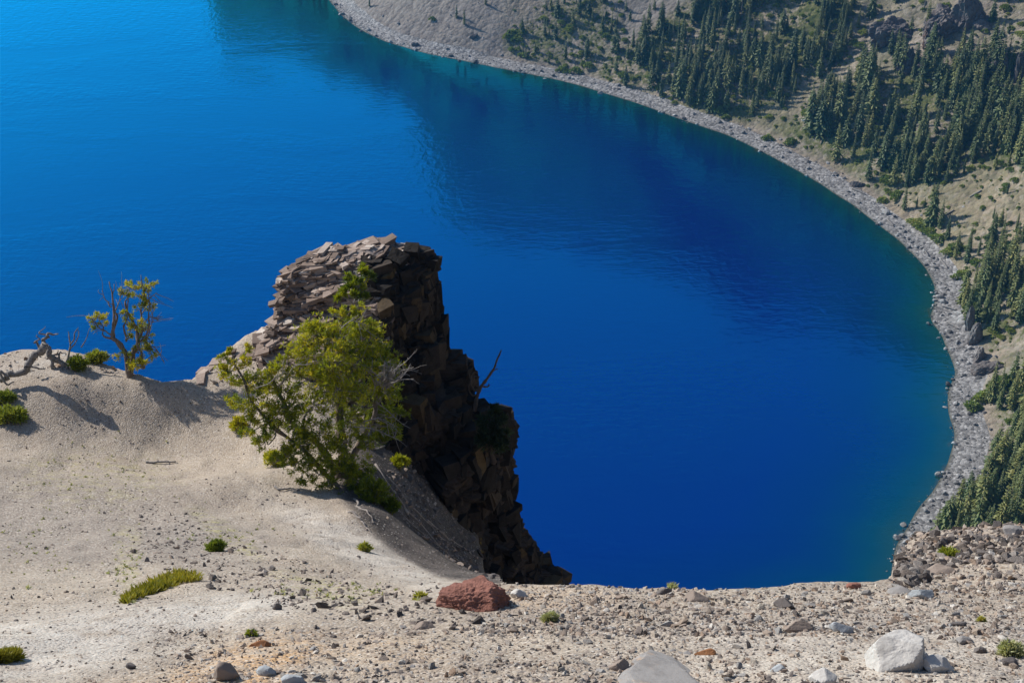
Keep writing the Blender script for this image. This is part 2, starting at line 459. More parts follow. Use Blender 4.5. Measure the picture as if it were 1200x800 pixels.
# ------------------------------------------------------------------ lake shore and crater wall
SHORE_PX = [(385,0),(397,16),(420,33),(450,49),(500,63),(560,75),(620,87),(680,101),(740,119),(800,140),(850,158),(900,181),(945,206),(1000,240),
            (1020,256),(1055,282),(1072,300),(1086,316),(1094,335),(1095,352),(1088,374),(1102,390),(1108,406),(1118,430),(1120,436),(1111,455),(1110,485),(1120,508),
            (1110,545),(1098,572),(1078,592),(1067,612),(1050,635),(1040,690)]
sp = np.array(SHORE_PX, float)
sw = to_water(sp[:, 0], sp[:, 1])[:, :2]
pre = np.array([(-1500, 900), (-1000, 1250), (-600, 1260), (-420, 1160), (-300, 1060), (-205, 965), (-140, 890)], float)
post = np.array([(80, 285), (40, 268), (-20, 262), (-90, 275), (-170, 310), (-260, 380), (-420, 420), (-700, 430), (-1300, 300)], float)
poly = np.vstack([pre, sw, post])
def resample(p, step):
    d = np.r_[0, np.cumsum(np.linalg.norm(np.diff(p, axis=0), axis=1))]
    n = int(d[-1] / step); t = np.linspace(0, d[-1], n)
    return np.stack([np.interp(t, d, p[:, 0]), np.interp(t, d, p[:, 1])], -1)
def gsm(a, sig):
    k = int(sig * 3); x = np.arange(-k, k + 1); w = np.exp(-.5 * (x / sig) ** 2); w /= w.sum()
    return np.stack([np.convolve(np.pad(a[:, i], k, mode='edge'), w, 'valid') for i in range(a.shape[1])], -1)
STEP = 2.5
base = resample(poly, STEP)
base = gsm(base, 1.3)
NU = len(base)
wig = np.stack([fbm(np.stack([np.arange(NU) * .09, np.zeros(NU), np.zeros(NU) + k], -1), 5 + k, 3) for k in range(2)], -1)
base = base + wig * 1.2
def normals(b):
    t = np.gradient(b, axis=0); t /= np.linalg.norm(t, axis=1)[:, None]
    return np.stack([-t[:, 1], t[:, 0]], -1)
n_near = normals(gsm(base, 6)); n_far = normals(gsm(base, 34))
sl = np.r_[-14, -9, -5, -2.5, -1, 0, 1, 2, 3.2, 4.5, 6, 7.5, 9, 10.5, 12, 14, 16.5, np.arange(19, 120, 3.0), np.arange(120, 300, 6.0), np.arange(300, 760, 20.0)]
NS = len(sl)
w = smooth(sl, 15, 120)[None, :, None]
nn = n_near[:, None] * (1 - w) + n_far[:, None] * w
nn /= np.linalg.norm(nn, axis=2)[:, :, None]
XY = base[:, None] + nn * sl[None, :, None]
bpx, bpy_, bD = project(np.concatenate([base, np.zeros((NU, 1))], 1))
bpx = np.where(np.isfinite(bpx), bpx, 0)
ui = np.arange(NU) * STEP
i_first = int(np.argmin(np.linalg.norm(base - sw[0], axis=1))); i_last = int(np.argmin(np.linalg.norm(base - sw[-1], axis=1)))
# height of the crater rim along the shore
cap = np.interp(bpx, [100, 150, 190, 215, 470, 500, 540, 900, 1300], [25, 30, 35, 240, 250, 470, 520, 520, 520])
iu = np.arange(NU)
cap = np.where(iu < i_first - 250, 60, cap)
cap = np.where(iu > i_last - 10, np.interp(iu, [i_last - 10, i_last + 60], [580, 150]), cap)
cap = gsm(cap[:, None], 3)[:, 0]
# the rim steps down towards the open lake: its height goes by the bearing of the wall
brg, _b, _d = project(np.concatenate([XY, np.full(XY.shape[:2] + (1,), 150.0)], 2))
brg = np.where((_d > 50) & (XY[..., 1] > 250), brg, 2000)
rimh = np.interp(brg, [150, 185, 215, 470, 505, 560, 700, 850, 1000, 1300], [30, 40, 230, 250, 520, 570, 470, 390, 340, 340])
cap = np.where((iu > i_last - 10)[:, None], np.minimum(cap[:, None], 580), rimh)
bw = 9.5 + 3.5 * vnoise(np.stack([ui * .02, ui * 0, ui * 0], -1), 31) + 2.5 * vnoise(np.stack([ui * .075, ui * 0, ui * 0], -1), 33)       # beach width
bw = np.where(bpx < 560, bw * .45, bw); bw = np.maximum(3.0, gsm(bw[:, None], 3)[:, 0] * .88)
SLOPE = 0.74
def prof(s, cap, bw):
    zb = np.where(s < 0, .35 * s, .14 * s)
    up = np.maximum(s - bw, 0)
    z = SLOPE * (np.sqrt(up ** 2 + 9) - 3) + .5 * np.maximum(up - 120, 0) ** 2 / (np.maximum(up - 120, 0) + 60)
    z = cap * (1 - np.exp(-z / cap * 1.0)) * .35 + np.minimum(z, cap) * .65
    return np.minimum(zb, .14 * bw) + z
Z = prof(sl[None, :], cap, bw[:, None])
P3 = np.concatenate([XY, Z[..., None]], 2)
rise = smooth(sl, 14, 90)[None]
U2 = np.repeat(ui[:, None], NS, 1); S2 = np.repeat(sl[None], NU, 0)
gul = fbm(np.stack([U2 * .018, S2 * .004, U2 * 0], -1), 41, 4) * 9 + fbm(np.stack([U2 * .06, S2 * .012, U2 * 0], -1), 47, 3) * 3.0
P3[..., 2] += gul * rise + fbm(P3 * .16, 51, 3) * 1.1 * smooth(sl, 10, 25)[None] + fbm(P3 * .5, 52, 2) * .35 * smooth(sl, 1, 8)[None]
PX, PY, PD = project(P3)
PX = np.nan_to_num(PX, nan=-999); PY = np.nan_to_num(PY, nan=-999)

def inpoly(x, y, poly):
    c = np.zeros(np.shape(x), bool); n = len(poly)
    for i in range(n):
        x1, y1 = poly[i]; x2, y2 = poly[(i + 1) % n]
        if y1 == y2: continue
        k = ((y1 > y) != (y2 > y)) & (x < (x2 - x1) * (y - y1) / (y2 - y1) + x1)
        c ^= k
    return c
# cover of the wall, zone by zone (kind, outline seen from the viewpoint, trees per 1000 m2, green, tan)
ZONES = [
 ('open scree', [(380,-40),(600,-40),(590,40),(600,75),(500,70),(385,10)], 0.0, .05, .15),
 ('brushy rib', [(590,45),(640,10),(700,-10),(735,40),(705,75),(715,100),(640,88),(600,80)], 18.0, 1.0, .35),
 ('purple scree', [(690,-40),(830,-40),(800,10),(745,50),(700,70),(730,35)], .12, .1, .1),
 ('fir forest', [(705,75),(745,50),(800,10),(840,-40),(1010,-40),(1000,20),(985,70),(940,100),(880,140),(860,155),(800,130),(740,112),(700,98)], 40.0, 1.2, .65),
 ('pale gap', [(1000,60),(1030,45),(1030,62),(985,95),(910,150),(870,158),(880,140),(940,98)], 6.0, 0.4, .8),
 ('high crags', [(1010,-40),(1260,-40),(1260,60),(1180,95),(1130,75),(1040,90),(1000,60)], 8.0, 0.45, .45),
 ('dark fir stand', [(985,92),(1040,85),(1130,72),(1180,92),(1260,60),(1260,205),(1200,205),(1150,185),(1100,215),(1050,215),(1010,205),(955,180),(935,150)], 52.0, 1.1, .6),
 ('lower fringe', [(860,158),(935,140),(955,180),(1010,205),(1060,215),(1050,235),(1000,225),(950,200)], 16, 1.0, .5),
 ('bare bank', [(1050,215),(1100,215),(1150,185),(1200,200),(1260,205),(1260,300),(1200,300),(1140,300),(1100,285),(1065,262),(1040,240)], 7.0, 0.45, .95),
 ('bank scree', [(1100,285),(1260,285),(1260,330),(1140,350),(1110,330)], 6.0, 0.5, .7),
 ('mid stand', [(1128,345),(1160,320),(1260,310),(1260,420),(1180,420),(1150,395),(1128,365)], 50, 1.0, .6),
 ('chute', [(1128,470),(1200,425),(1260,420),(1260,455),(1180,455),(1135,490)], .6, .6, .4),
 ('near stand', [(1135,500),(1180,455),(1260,450),(1260,720),(1060,720),(1100,600)], 80, 1.1, .5),
]
dens = np.zeros((NU, NS)); veg = np.zeros((NU, NS)); tanv = np.zeros((NU, NS)); zid = np.full((NU, NS), -1)
inf = (PX > 370) & (PX < 1255) & (PY > -38) & (PY < 720) & (PD > 250)
for k, (nm, pl, d, g, tn) in enumerate(ZONES):
    m = inpoly(PX, PY, pl) & inf
    dens[m] = d; veg[m] = g; tanv[m] = tn; zid[m] = k
out = zid < 0
ng = fbm(np.stack([U2 * .012, S2 * .006, U2 * 0], -1), 61, 3)
gen = np.where(out, smooth(ng, -.1, .3), 0)
veg = np.where(out & ~inf, np.where(PY < -20, 2.2, .55 * gen + .1), np.where(out, .25, veg)); tanv = np.where(out, .5, tanv)
dens = np.where(out & ~inf, np.where(PY < -20, 9.0, gen * 5.0), np.where(out, .4, dens))
okz = (S2 > bw[:, None] + 3) & (np.minimum(cap, 400) > 20)
dens = dens * okz; veg = veg * smooth(S2 - bw[:, None], 1, 6)
for a in (veg, tanv):
    a[:] = (a + np.roll(a, 1, 0) + np.roll(a, -1, 0) + np.roll(a, 2, 0) + np.roll(a, -2, 0)) / 5
    a[:, 1:-1] = (a[:, 1:-1] * 2 + a[:, :-2] + a[:, 2:]) / 4
beachness = smooth(S2 - bw[:, None], -1, 2.5)

idx = np.arange(NU * NS).reshape(NU, NS)
def strip(j0, j1, i0=0, i1=NU - 1):
    q = np.stack([idx[i0:i1, j0:j1], idx[i0 + 1:i1 + 1, j0:j1], idx[i0 + 1:i1 + 1, j0 + 1:j1 + 1], idx[i0:i1, j0 + 1:j1 + 1]], -1).reshape(-1, 4)
    return q[:, ::-1]
jb = int(np.searchsorted(sl, 10.5))
V = P3.reshape(-1, 3)
uvs = np.stack([U2, S2], -1).reshape(-1, 2)
def submesh(name, q, mat, at):
    used, inv = np.unique(q, return_inverse=True)
    mb = MB(); mb.add(V[used], quads=inv.reshape(-1, 4))
    return mb.mesh(name, mat, True, attrs={k: v.reshape(-1)[used] for k, v in at.items()}, uv=uvs[used])
hills = link('hills', submesh('hills', strip(jb, NS - 1), M['hill'], dict(veg=veg, tan=tanv)))
tag(hills, 'steep crater wall of scree and brush rising from the lake', kind='structure')
wet = 1 - smooth(S2, .3, 1.3)
beach = link('beach', submesh('beach', strip(0, jb), M['beach'], dict(wet=wet)))
tag(beach, 'grey gravel beach curving along the lake', kind='structure')

# ------------------------------------------------------------------ lake
gx = np.r_[-9000, -5000, -3000, -2000, -1400, -1000, -750, -600, np.arange(-480, 230, 4.0), 240, 300, 500, 900]
gy = np.r_[-400, 0, 120, 180, np.arange(220, 1010, 4.0), 1030, 1060, 1100, 1160, 1240, 1400, 1700, 2300, 3500, 6000, 9000]
GX, GY = np.meshgrid(gx, gy, indexing='ij')
pts = np.stack([GX.ravel(), GY.ravel()], -1)
sd = np.empty(len(pts))
for k in range(0, len(pts), 4000):
    d = pts[k:k + 4000, None, :] - base[None]
    sd[k:k + 4000] = np.sqrt((d ** 2).sum(-1).min(1))
mb = MB(); nx, ny = len(gx), len(gy); gi = np.arange(nx * ny).reshape(nx, ny)
mb.add(np.c_[pts, np.zeros(len(pts))], quads=np.stack([gi[:-1, :-1], gi[1:, :-1], gi[1:, 1:], gi[:-1, 1:]], -1).reshape(-1, 4))
water = link('water', mb.mesh('water', M['water'], True, attrs={'shore': sd}))
tag(water, 'deep blue lake water with teal shallows along its shore', kind='structure')

# ------------------------------------------------------------------ camera, sun, sky
cam = bpy.data.cameras.new('camera'); co = bpy.data.objects.new('camera', cam); COL.objects.link(co)
co.location = (0, 0, H); co.rotation_euler = (R(60), 0, 0)
cam.sensor_width = 36; cam.lens = 36 * FPX / 1200; cam.clip_start = .5; cam.clip_end = 30000
S.camera = co
SUN_EL, SUN_AZ = 31.5, 36.0          # from the left, AZ degrees beyond the picture plane
sv = Vector((-math.cos(R(SUN_EL)) * math.cos(R(SUN_AZ)), math.cos(R(SUN_EL)) * math.sin(R(SUN_AZ)), math.sin(R(SUN_EL))))
sun = bpy.data.lights.new('sun', 'SUN'); sun.energy = 5.0; sun.angle = R(.5); sun.color = (1, .95, .87)
so = bpy.data.objects.new('sun', sun); COL.objects.link(so)
so.rotation_euler = sv.to_track_quat('Z', 'Y').to_euler(); so.location = (-60, 10, 330)
wd = bpy.data.worlds.new('World'); S.world = wd; wd.use_nodes = True
nt = wd.node_tree; nt.nodes.clear()
sk = nt.nodes.new('ShaderNodeTexSky'); sk.sky_type = 'NISHITA'; sk.sun_disc = False
sk.sun_elevation = R(SUN_EL); sk.sun_rotation = R(270 + SUN_AZ); sk.altitude = 2000; sk.dust_density = 1.6
bg = nt.nodes.new('ShaderNodeBackground'); bg.inputs[1].default_value = .105
ow = nt.nodes.new('ShaderNodeOutputWorld')
nt.links.new(sk.outputs[0], bg.inputs[0]); nt.links.new(bg.outputs[0], ow.inputs[0])
S.view_settings.view_transform = 'Standard'; S.view_settings.look = 'None'; S.view_settings.exposure = .32; S.view_settings.gamma = 1
S.render.engine = 'CYCLES'
S.cycles.max_bounces = 5; S.cycles.diffuse_bounces = 2; S.cycles.glossy_bounces = 2; S.cycles.transmission_bounces = 2; S.cycles.transparent_max_bounces = 4

hz = MB(); x0, x1, y0, y1, z0_, z1 = -9500, 1500, -900, 9500, -14.0, 680.0
hz.add([(x0,y0,z0_),(x1,y0,z0_),(x1,y1,z0_),(x0,y1,z0_),(x0,y0,z1),(x1,y0,z1),(x1,y1,z1),(x0,y1,z1)], quads=[(3,2,1,0),(4,5,6,7),(0,1,5,4),(1,2,6,5),(2,3,7,6),(3,0,4,7)])
hm = bpy.data.materials.new('haze'); hm.use_nodes = True; hm.node_tree.nodes.clear()
hv_ = hm.node_tree.nodes.new('ShaderNodeVolumePrincipled'); hv_.inputs['Color'].default_value = (.10, .44, 1, 1); hv_.inputs['Density'].default_value = HAZE; hv_.inputs['Anisotropy'].default_value = .2
ho_ = hm.node_tree.nodes.new('ShaderNodeOutputMaterial'); hm.node_tree.links.new(hv_.outputs[0], ho_.inputs['Volume'])
if HAZE > 0: tag(link('haze', hz.mesh('haze', hm)), 'thin blue air between the viewpoint and the far wall', kind='stuff')

# ------------------------------------------------------------------ near slope (the pumice ridge the photo is taken from)
CTRL = [(-500,800,13.5),(0,800,13),(300,800,12.8),(600,800,12.8),(900,800,12.8),(1200,800,13),(1700,800,13.5),
 (-500,740,16.5),(0,740,16.2),(300,740,15.8),(600,745,15.1),(900,745,15),(1200,745,15.2),(1700,745,15.6),
 (560,702,17.6),(600,693,18.3),(660,694,18.2),(800,690,18.6),(900,686,19),(1000,682,19.5),(1045,680,20),
 (1060,690,19.8),(1200,690,19.5),(1130,652,24.5),(1200,645,25),(1062,655,25),(1200,617,30),(1100,622,30),(1700,690,19.5),(1700,620,30),
 (0,690,20.2),(150,690,20),(300,700,18.8),(450,707,17.9),
 (0,650,25),(130,650,25),(190,612,30),(260,642,26),(350,667,22.8),(450,690,20.2),(530,699,18.7),
 (0,612,30),(-500,612,31),(0,560,34.5),(150,560,34.5),(300,560,34.6),(270,600,31.8),(330,610,31),(390,630,28.6),(430,648,27.6),(400,600,32.6),(365,578,34.2),(440,625,31.4),(490,655,29.5),(455,660,25.8),(520,678,23.8),
 (0,495,38.4),(100,495,38.8),(190,495,39.2),(280,490,38.9),(280,520,37.9),(330,540,36.8),(-500,495,38),
 (0,450,39.8),(80,450,39.5),(0,420,41.5),(60,412,42),(130,430,40.5),(190,452,39.6),(225,452,40),(-500,415,43),
 (240,444,40.5),(275,415,41.5),(310,394,42),(330,425,40.4),(360,470,38),(395,560,35),(430,600,32),(430,545,35.2),
 (450,600,33.6),(520,600,39.4),(560,640,40.7),(600,668,43.4),(480,560,38.1),(520,650,36),(480,620,35),(560,672,37.7)]
CREST = [(-900,400,46),(-500,402,45),(0,418,41.8),(30,411,42.2),(60,412,42.2),(100,418,41.4),(130,430,40.8),(160,440,40.2),(190,452,39.8),(225,452,40.3),(240,443,41),(275,414,42),(312,390,42.8),(345,400,43),
 (400,440,42),(450,500,41),(520,600,41.5),(560,640,42.8),(572,660,36),(581,676,30),(588,686,24),(595,692,18.6),(650,693,18.4),(700,692,18.4),(800,690,18.8),(900,685,19.2),(1000,681,19.8),(1041,678,20.2),(1052,655,25.5),(1072,625,29.5),(1110,613,31.3),(1200,613,31.3),(1700,613,31.3)]
cp = np.array(CTRL, float); cw = unproj(cp[:, 0], cp[:, 1], cp[:, 2])
def tpsk(d2): return np.where(d2 > 0, .5 * d2 * np.log(np.maximum(d2, 1e-12)), 0)
n = len(cw); sc_ = 20.0
A = cw[:, :2] / sc_; K = tpsk(((A[:, None] - A[None]) ** 2).sum(-1)) + np.eye(n) * 6e-4
Pm = np.c_[np.ones(n), A]
L = np.block([[K, Pm], [Pm.T, np.zeros((3, 3))]])
wt = np.linalg.solve(L, np.r_[cw[:, 2], np.zeros(3)])
def tps(xy):
    xy = np.asarray(xy).reshape(-1, 2) / sc_; o = np.empty(len(xy))
    for k in range(0, len(xy), 20000):
        q = xy[k:k + 20000]
        o[k:k + 20000] = tpsk(((q[:, None] - A[None]) ** 2).sum(-1)) @ wt[:n] + np.c_[np.ones(len(q)), q] @ wt[n:]
    return o
cr = np.array(CREST, float); crw = unproj(cr[:, 0], cr[:, 1], cr[:, 2])
caz = np.arctan2(crw[:, 0], crw[:, 1]); crr = np.hypot(crw[:, 0], crw[:, 1])
AZ = np.r_[np.arange(-62, -24, .5), np.arange(-24, 24, .1), np.arange(24, 62, .5)] * math.pi / 180
RR = np.r_[np.arange(3.0, 9.5, .5), 9.5 * 1.0062 ** np.arange(0, 300), 62 * 1.05 ** np.arange(0, 30)]
Rc = np.interp(AZ, caz, crr)
gA, gR = np.meshgrid(AZ, RR, indexing='ij')
rim = np.minimum(gR, Rc[:, None])
zz = tps(np.stack([np.sin(gA) * rim, np.cos(gA) * rim], -1)).reshape(gA.shape)
# slope close under the viewpoint (outside the picture): carry on the same grade
r0 = 10.2
z0 = tps(np.stack([np.sin(AZ) * r0, np.cos(AZ) * r0], -1))
zz = np.where(gR < r0, z0[:, None] + (r0 - gR) * .40, zz)
b = np.maximum(gR - Rc[:, None], 0)
zz = zz - .55 * b - 1.0 * b * b / (b + .9)
gXY = np.stack([np.sin(gA) * gR, np.cos(gA) * gR], -1)
q3 = np.concatenate([gXY, gXY[..., :1] * 0], -1)
zz = zz + fbm(q3 * np.array([1.1, .45, 1]), 81, 4) * .035 - .018 * np.exp(-np.abs(fbm(q3 * np.array([.55, .16, 1]), 83, 3)) * 22)
zz = zz + fbm(q3 * .45, 71, 4) * .16 + fbm(q3 * 2.2, 75, 3) * .035 + fbm(q3 * .12, 77, 2) * .0
zz = zz + np.where(b > 0, fbm(q3 * .5, 79, 4) * np.minimum(b * .4, 2.5), 0)
G3 = np.concatenate([gXY, zz[..., None]], -1)
gpx, gpy, gD = project(G3)
gpx = np.nan_to_num(gpx, nan=-9999); gpy = np.nan_to_num(gpy, nan=-9999)
def blob(cx, cy, rx, ry, rot=0):
    dx, dy = gpx - cx, gpy - cy; c, s_ = math.cos(rot), math.sin(rot)
    return 1 - smooth(np.hypot((dx * c + dy * s_) / rx, (-dx * s_ + dy * c) / ry), .35, 1.15)
def inpolyf(pl):
    m = inpoly(gpx, gpy, pl).astype(float)
    for _ in range(8):
        m[1:-1] = (m[:-2] + m[1:-1] * 2 + m[2:]) / 4; m[:, 1:-1] = (m[:, :-2] + m[:, 1:-1] * 2 + m[:, 2:]) / 4
    return m
vis = (gD > 8) & (gD < 60)
pale = np.clip(blob(60, 755, 190, 50, -.15) + .8 * blob(260, 715, 110, 26, -.1) + .75 * blob(420, 640, 150, 26, .45) + .5 * blob(1000, 760, 300, 70) + .5 * blob(60, 430, 70, 14), 0, 1) * vis
ochre = np.clip(blob(290, 775, 105, 34, -.25) + .45 * blob(240, 810, 160, 30) + .35 * blob(640, 700, 120, 20) + .3 * blob(440, 765, 120, 30), 0, 1) * vis
grey = np.clip(.9 * blob(80, 610, 210, 75) + .6 * blob(255, 640, 90, 45), 0, 1) * vis * .8
scree = np.clip(smooth(gpx * .62 + 338, 0, 1) * 0 + inpolyf([(385,566),(412,600),(450,640),(512,676),(600,690),(660,700),(660,560),(470,470),(430,500)]), 0, 1) * (gD > 22) * (gD < 90)  # mask of the dark bank, outlined along its shade
moss = np.clip(.9 * blob(380, 692, 80, 16, .3) + .9 * blob(265, 625, 60, 14, .6) + .7 * blob(150, 650, 20, 50) + .5 * blob(110, 560, 120, 40) + .5 * blob(1110, 650, 30, 14), 0, 1) * vis
nA, nR = gA.shape; gid = np.arange(nA * nR).reshape(nA, nR)
mb = MB(); mb.add(G3.reshape(-1, 3), quads=np.stack([gid[:-1, :-1], gid[:-1, 1:], gid[1:, 1:], gid[1:, :-1]], -1).reshape(-1, 4)[:, ::-1])
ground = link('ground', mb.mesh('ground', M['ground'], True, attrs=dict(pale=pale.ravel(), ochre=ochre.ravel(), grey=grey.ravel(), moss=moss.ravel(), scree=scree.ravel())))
tag(ground, 'pumice and gravel slope falling from the viewpoint to the rim', kind='structure')
quads_ = np.stack([gid[:-1, :-1], gid[1:, :-1], gid[1:, 1:], gid[:-1, 1:]], -1).reshape(-1, 4)
vlist = [Vector(v) for v in G3.reshape(-1, 3)]
GB = BVHTree.FromPolygons(vlist, quads_.tolist())
EYE = Vector((0, 0, H))
def hit(px, py, maxd=90, tries=0):
    """where the sight line of a photo pixel meets the near slope -> (point, depth)"""
    d = (Vector(W(px, py, 1.0)) - EYE); d.normalize()
    h = GB.ray_cast(EYE, d, maxd)
    if h[0] is None: return hit(px, py + 1.5, maxd, tries - 1) if tries > 0 else None
    return h[0], float(project(np.array(h[0][:]))[2]), h[1]
def down(x, y):
    h = GB.ray_cast(Vector((x, y, H + 60)), Vector((0, 0, -1)), 400)
    return h[0], h[1]
# ------------------------------------------------------------------ the lava outcrop on the ridge
ROWS = [  # photo row, left edge, front corner, right edge, distance Y, half depth
 (282.5,432,440,450,36.6,.35),(286,408,436,472,36.5,.9),(291,380,436,488,36.4,1.5),(297,362,438,502,36.3,1.9),(303,350,440,501,36.2,2.2),(312,340,444,499,36.1,2.4),(324,326,448,498,36.0,2.6),
 (335,320,450,508,35.9,2.8),(345,318,452,514,35.9,2.9),(358,319,452,511,35.8,3.0),(372,322,452,504,35.8,3.0),(384,316,450,504,35.7,3.1),(395,306,450,507,35.6,3.2),(412,296,450,512,35.5,3.3),
 (428,286,450,527,35.3,3.5),(448,280,452,534,35.1,3.6),(468,290,456,550,34.8,3.7),(484,310,462,580,35.3,3.4),(505,330,470,591,35.5,3.4),(540,370,484,592,35.8,3.4),(575,410,500,590,36,3.4),(598,440,512,603,36,3.4),
 (614,460,522,606,36,3.4),(640,490,540,619,36,3.4),(668,520,560,636,36,3.4),(692,545,585,657,36,3.4),(720,560,600,676,36,3.4),(760,560,620,700,35.5,3.4),(860,520,620,740,35,3.4)]
rw = np.array(ROWS, float)
rw[:, 5] = np.interp(rw[:, 0], [282, 290, 300, 312, 335, 372, 412, 450, 500, 900], [.3, .5, .7, .95, 1.35, 1.9, 2.5, 3.0, 3.4, 4.2])
yy = np.r_[np.arange(282.5, 420, .75), np.arange(420, 720, 1.4), np.arange(720, 861, 5)]
ri = [np.interp(yy, rw[:, 0], rw[:, k]) for k in range(1, 6)]
for k in range(5): ri[k] = gsm(ri[k][:, None], 2)[:, 0]
NR_, NT_ = len(yy), 300
xL, xF, xR, Yc, bh = ri
dyv = -(yy - 400) / FPX
Dv = Yc / (CP + dyv * SP); zrow = H + Dv * (-SP + dyv * CP)
px2m = Dv / FPX
th = np.arange(NT_) / NT_ * 4.0
seg = th.astype(int) % 4; ft = th - seg
OC = np.zeros((NR_, NT_, 3))
for i in range(NR_):
    c4 = np.array([((xL[i] - 600) * px2m[i], Yc[i]), ((xF[i] - 600) * px2m[i], Yc[i] - bh[i]), ((xR[i] - 600) * px2m[i], Yc[i]), (((xL[i] * .4 + xR[i] * .6) - 600) * px2m[i], Yc[i] + bh[i] * .6)])
    a, b2 = c4[seg], c4[(seg + 1) % 4]
    mid = c4.mean(0)
    p = a + (b2 - a) * ft[:, None]
    bulge = np.sin(ft * math.pi)[:, None] * .13
    OC[i, :, :2] = p + (p - mid) * bulge; OC[i, :, 2] = zrow[i]
ctr = OC[..., :2].mean(1, keepdims=True)
rad = OC[..., :2] - ctr; rl = np.linalg.norm(rad, axis=2, keepdims=True); rn = rad / np.maximum(rl, 1e-6)
q = OC.copy(); tilt = q[..., 2] - .30 * q[..., 0] - .06 * q[..., 1]
qs = np.stack([q[..., 0] * .8, q[..., 1] * .8, tilt * 3.4], -1)
f1, f2, cv = cells(qs + .35 * fbm(q * 1.2, 3, 2)[..., None], 5)
g1, g2, gv = cells(q * np.array([.55, .55, .75]) + .2 * fbm(q, 6, 2)[..., None], 15)
h1, h2, hv = cells(np.stack([q[..., 0] * 2.2, q[..., 1] * 2.2, tilt * 6.5], -1), 25)
shadeside = smooth(th, .95, 1.25) * (1 - smooth(th, 2.7, 3.2))            # front corner to the lake-side corner, toned dark for shade
shadeside = np.repeat(shadeside[None], NR_, 0) * smooth(yy, 292, 312)[:, None]
up = smooth(yy, 283, 300)[:, None]
dsp = (cv - .5) * .34 * (1 - .55 * shadeside) + (gv - .5) * (.35 + .85 * shadeside) + (hv - .5) * .17 + fbm(q * .5, 33, 3) * .35 + fbm(q * 3.1, 35, 3) * .09
dsp -= .16 * np.exp(-(f2 - f1) * 9) * (1 - .5 * shadeside) + .22 * np.exp(-(g2 - g1) * 8) * shadeside
OC[..., :2] += rn * (dsp * (.35 + .65 * up) * np.minimum(1, rl[..., 0] / .8))[..., None]
OC[..., 2] += ((cv - .5) * .10 + fbm(q * 2.0, 37, 2) * .05) + (gv - .5) * .25 * (1 - smooth(yy, 283, 310))[:, None]
oi = np.arange(NR_ * NT_).reshape(NR_, NT_); oj = np.roll(oi, -1, 1)
oq = np.stack([oi[:-1], oi[1:], oj[1:], oj[:-1]], -1).reshape(-1, 4)
topv = OC[0].mean(0)
OB = np.array(W(430, 690, 40.0))
mb = MB(); mb.add(np.concatenate([OC.reshape(-1, 3), topv[None]]), quads=oq, tris=np.stack([oi[0], oj[0], np.full(NT_, NR_ * NT_)], -1))
outcrop = thing('rock_outcrop', 'tall dark layered lava outcrop standing on the ridge above the lake', 'rock outcrop', tuple(OB))
body_ = link('crag_body', mb.mesh('crag_body', M['outcrop'], False, origin=OB, attrs=dict(lava=np.r_[shadeside.ravel(), 0])), outcrop)
# bedded blocks on the lit side and top, dark blocks on the lake side
def block(r, l, d, h, j=.16):
    v = np.array([(-1,-1,-1),(1,-1,-1),(1,1,-1),(-1,1,-1),(-1,-1,1),(1,-1,1),(1,1,1),(-1,1,1)], float)
    v = v * (1 + r.uniform(-j, j, (8, 3)) * 1.4) + r.uniform(-j, j, (8, 3)) * .5
    return v * np.array([l, d, h]) * .5
BQ = [(3,2,1,0),(4,5,6,7),(0,1,5,4),(1,2,6,5),(2,3,7,6),(3,0,4,7)]
mb, md = MB(), MB(); r = np.random.RandomState(4)
iT = lambda y: int(np.searchsorted(yy, y))
for k in range(4300):
    if k < 2700: i = r.randint(iT(298), iT(432)); j = int(r.uniform(-.35, 1.0) / 4 * NT_) % NT_
    elif k < 3100: i = r.randint(1, iT(312)); j = int(r.uniform(-1.2, 2.2) / 4 * NT_) % NT_
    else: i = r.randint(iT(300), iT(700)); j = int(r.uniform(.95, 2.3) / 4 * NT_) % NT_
    tg = OC[i, (j + 3) % NT_] - OC[i, j - 3]; yaw = math.atan2(tg[1], tg[0]); nrm_ = np.r_[rn[i, j], 0]
    if k < 3100:
        s = min(.42, (.17 if k < 2700 else .13) * math.exp(r.normal(0, .45)))
        v = block(r, s * r.uniform(1.3, 3.0), s * r.uniform(.7, 1.1), min(.12, s * r.uniform(.18, .42)))
        A_ = np.array(Matrix.Rotation(-.26 + r.normal(0, .07), 3, 'Y') @ Matrix.Rotation(r.normal(.03, .07), 3, 'X') @ Matrix.Rotation(yaw + r.normal(0, .18), 3, 'Z'))
        mb.add(v @ A_.T + OC[i, j] + nrm_ * r.uniform(-.34, .0) * s, quads=BQ, var=r.beta(1.5, 2.3))
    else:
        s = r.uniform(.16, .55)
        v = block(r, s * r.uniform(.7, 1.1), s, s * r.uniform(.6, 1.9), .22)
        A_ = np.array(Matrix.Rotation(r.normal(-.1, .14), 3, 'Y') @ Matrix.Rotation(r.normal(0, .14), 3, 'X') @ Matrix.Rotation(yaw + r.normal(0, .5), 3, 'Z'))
        md.add(v @ A_.T + OC[i, j] - nrm_ * r.uniform(.2, .5) * s, quads=BQ, var=r.beta(1.6, 2.4))
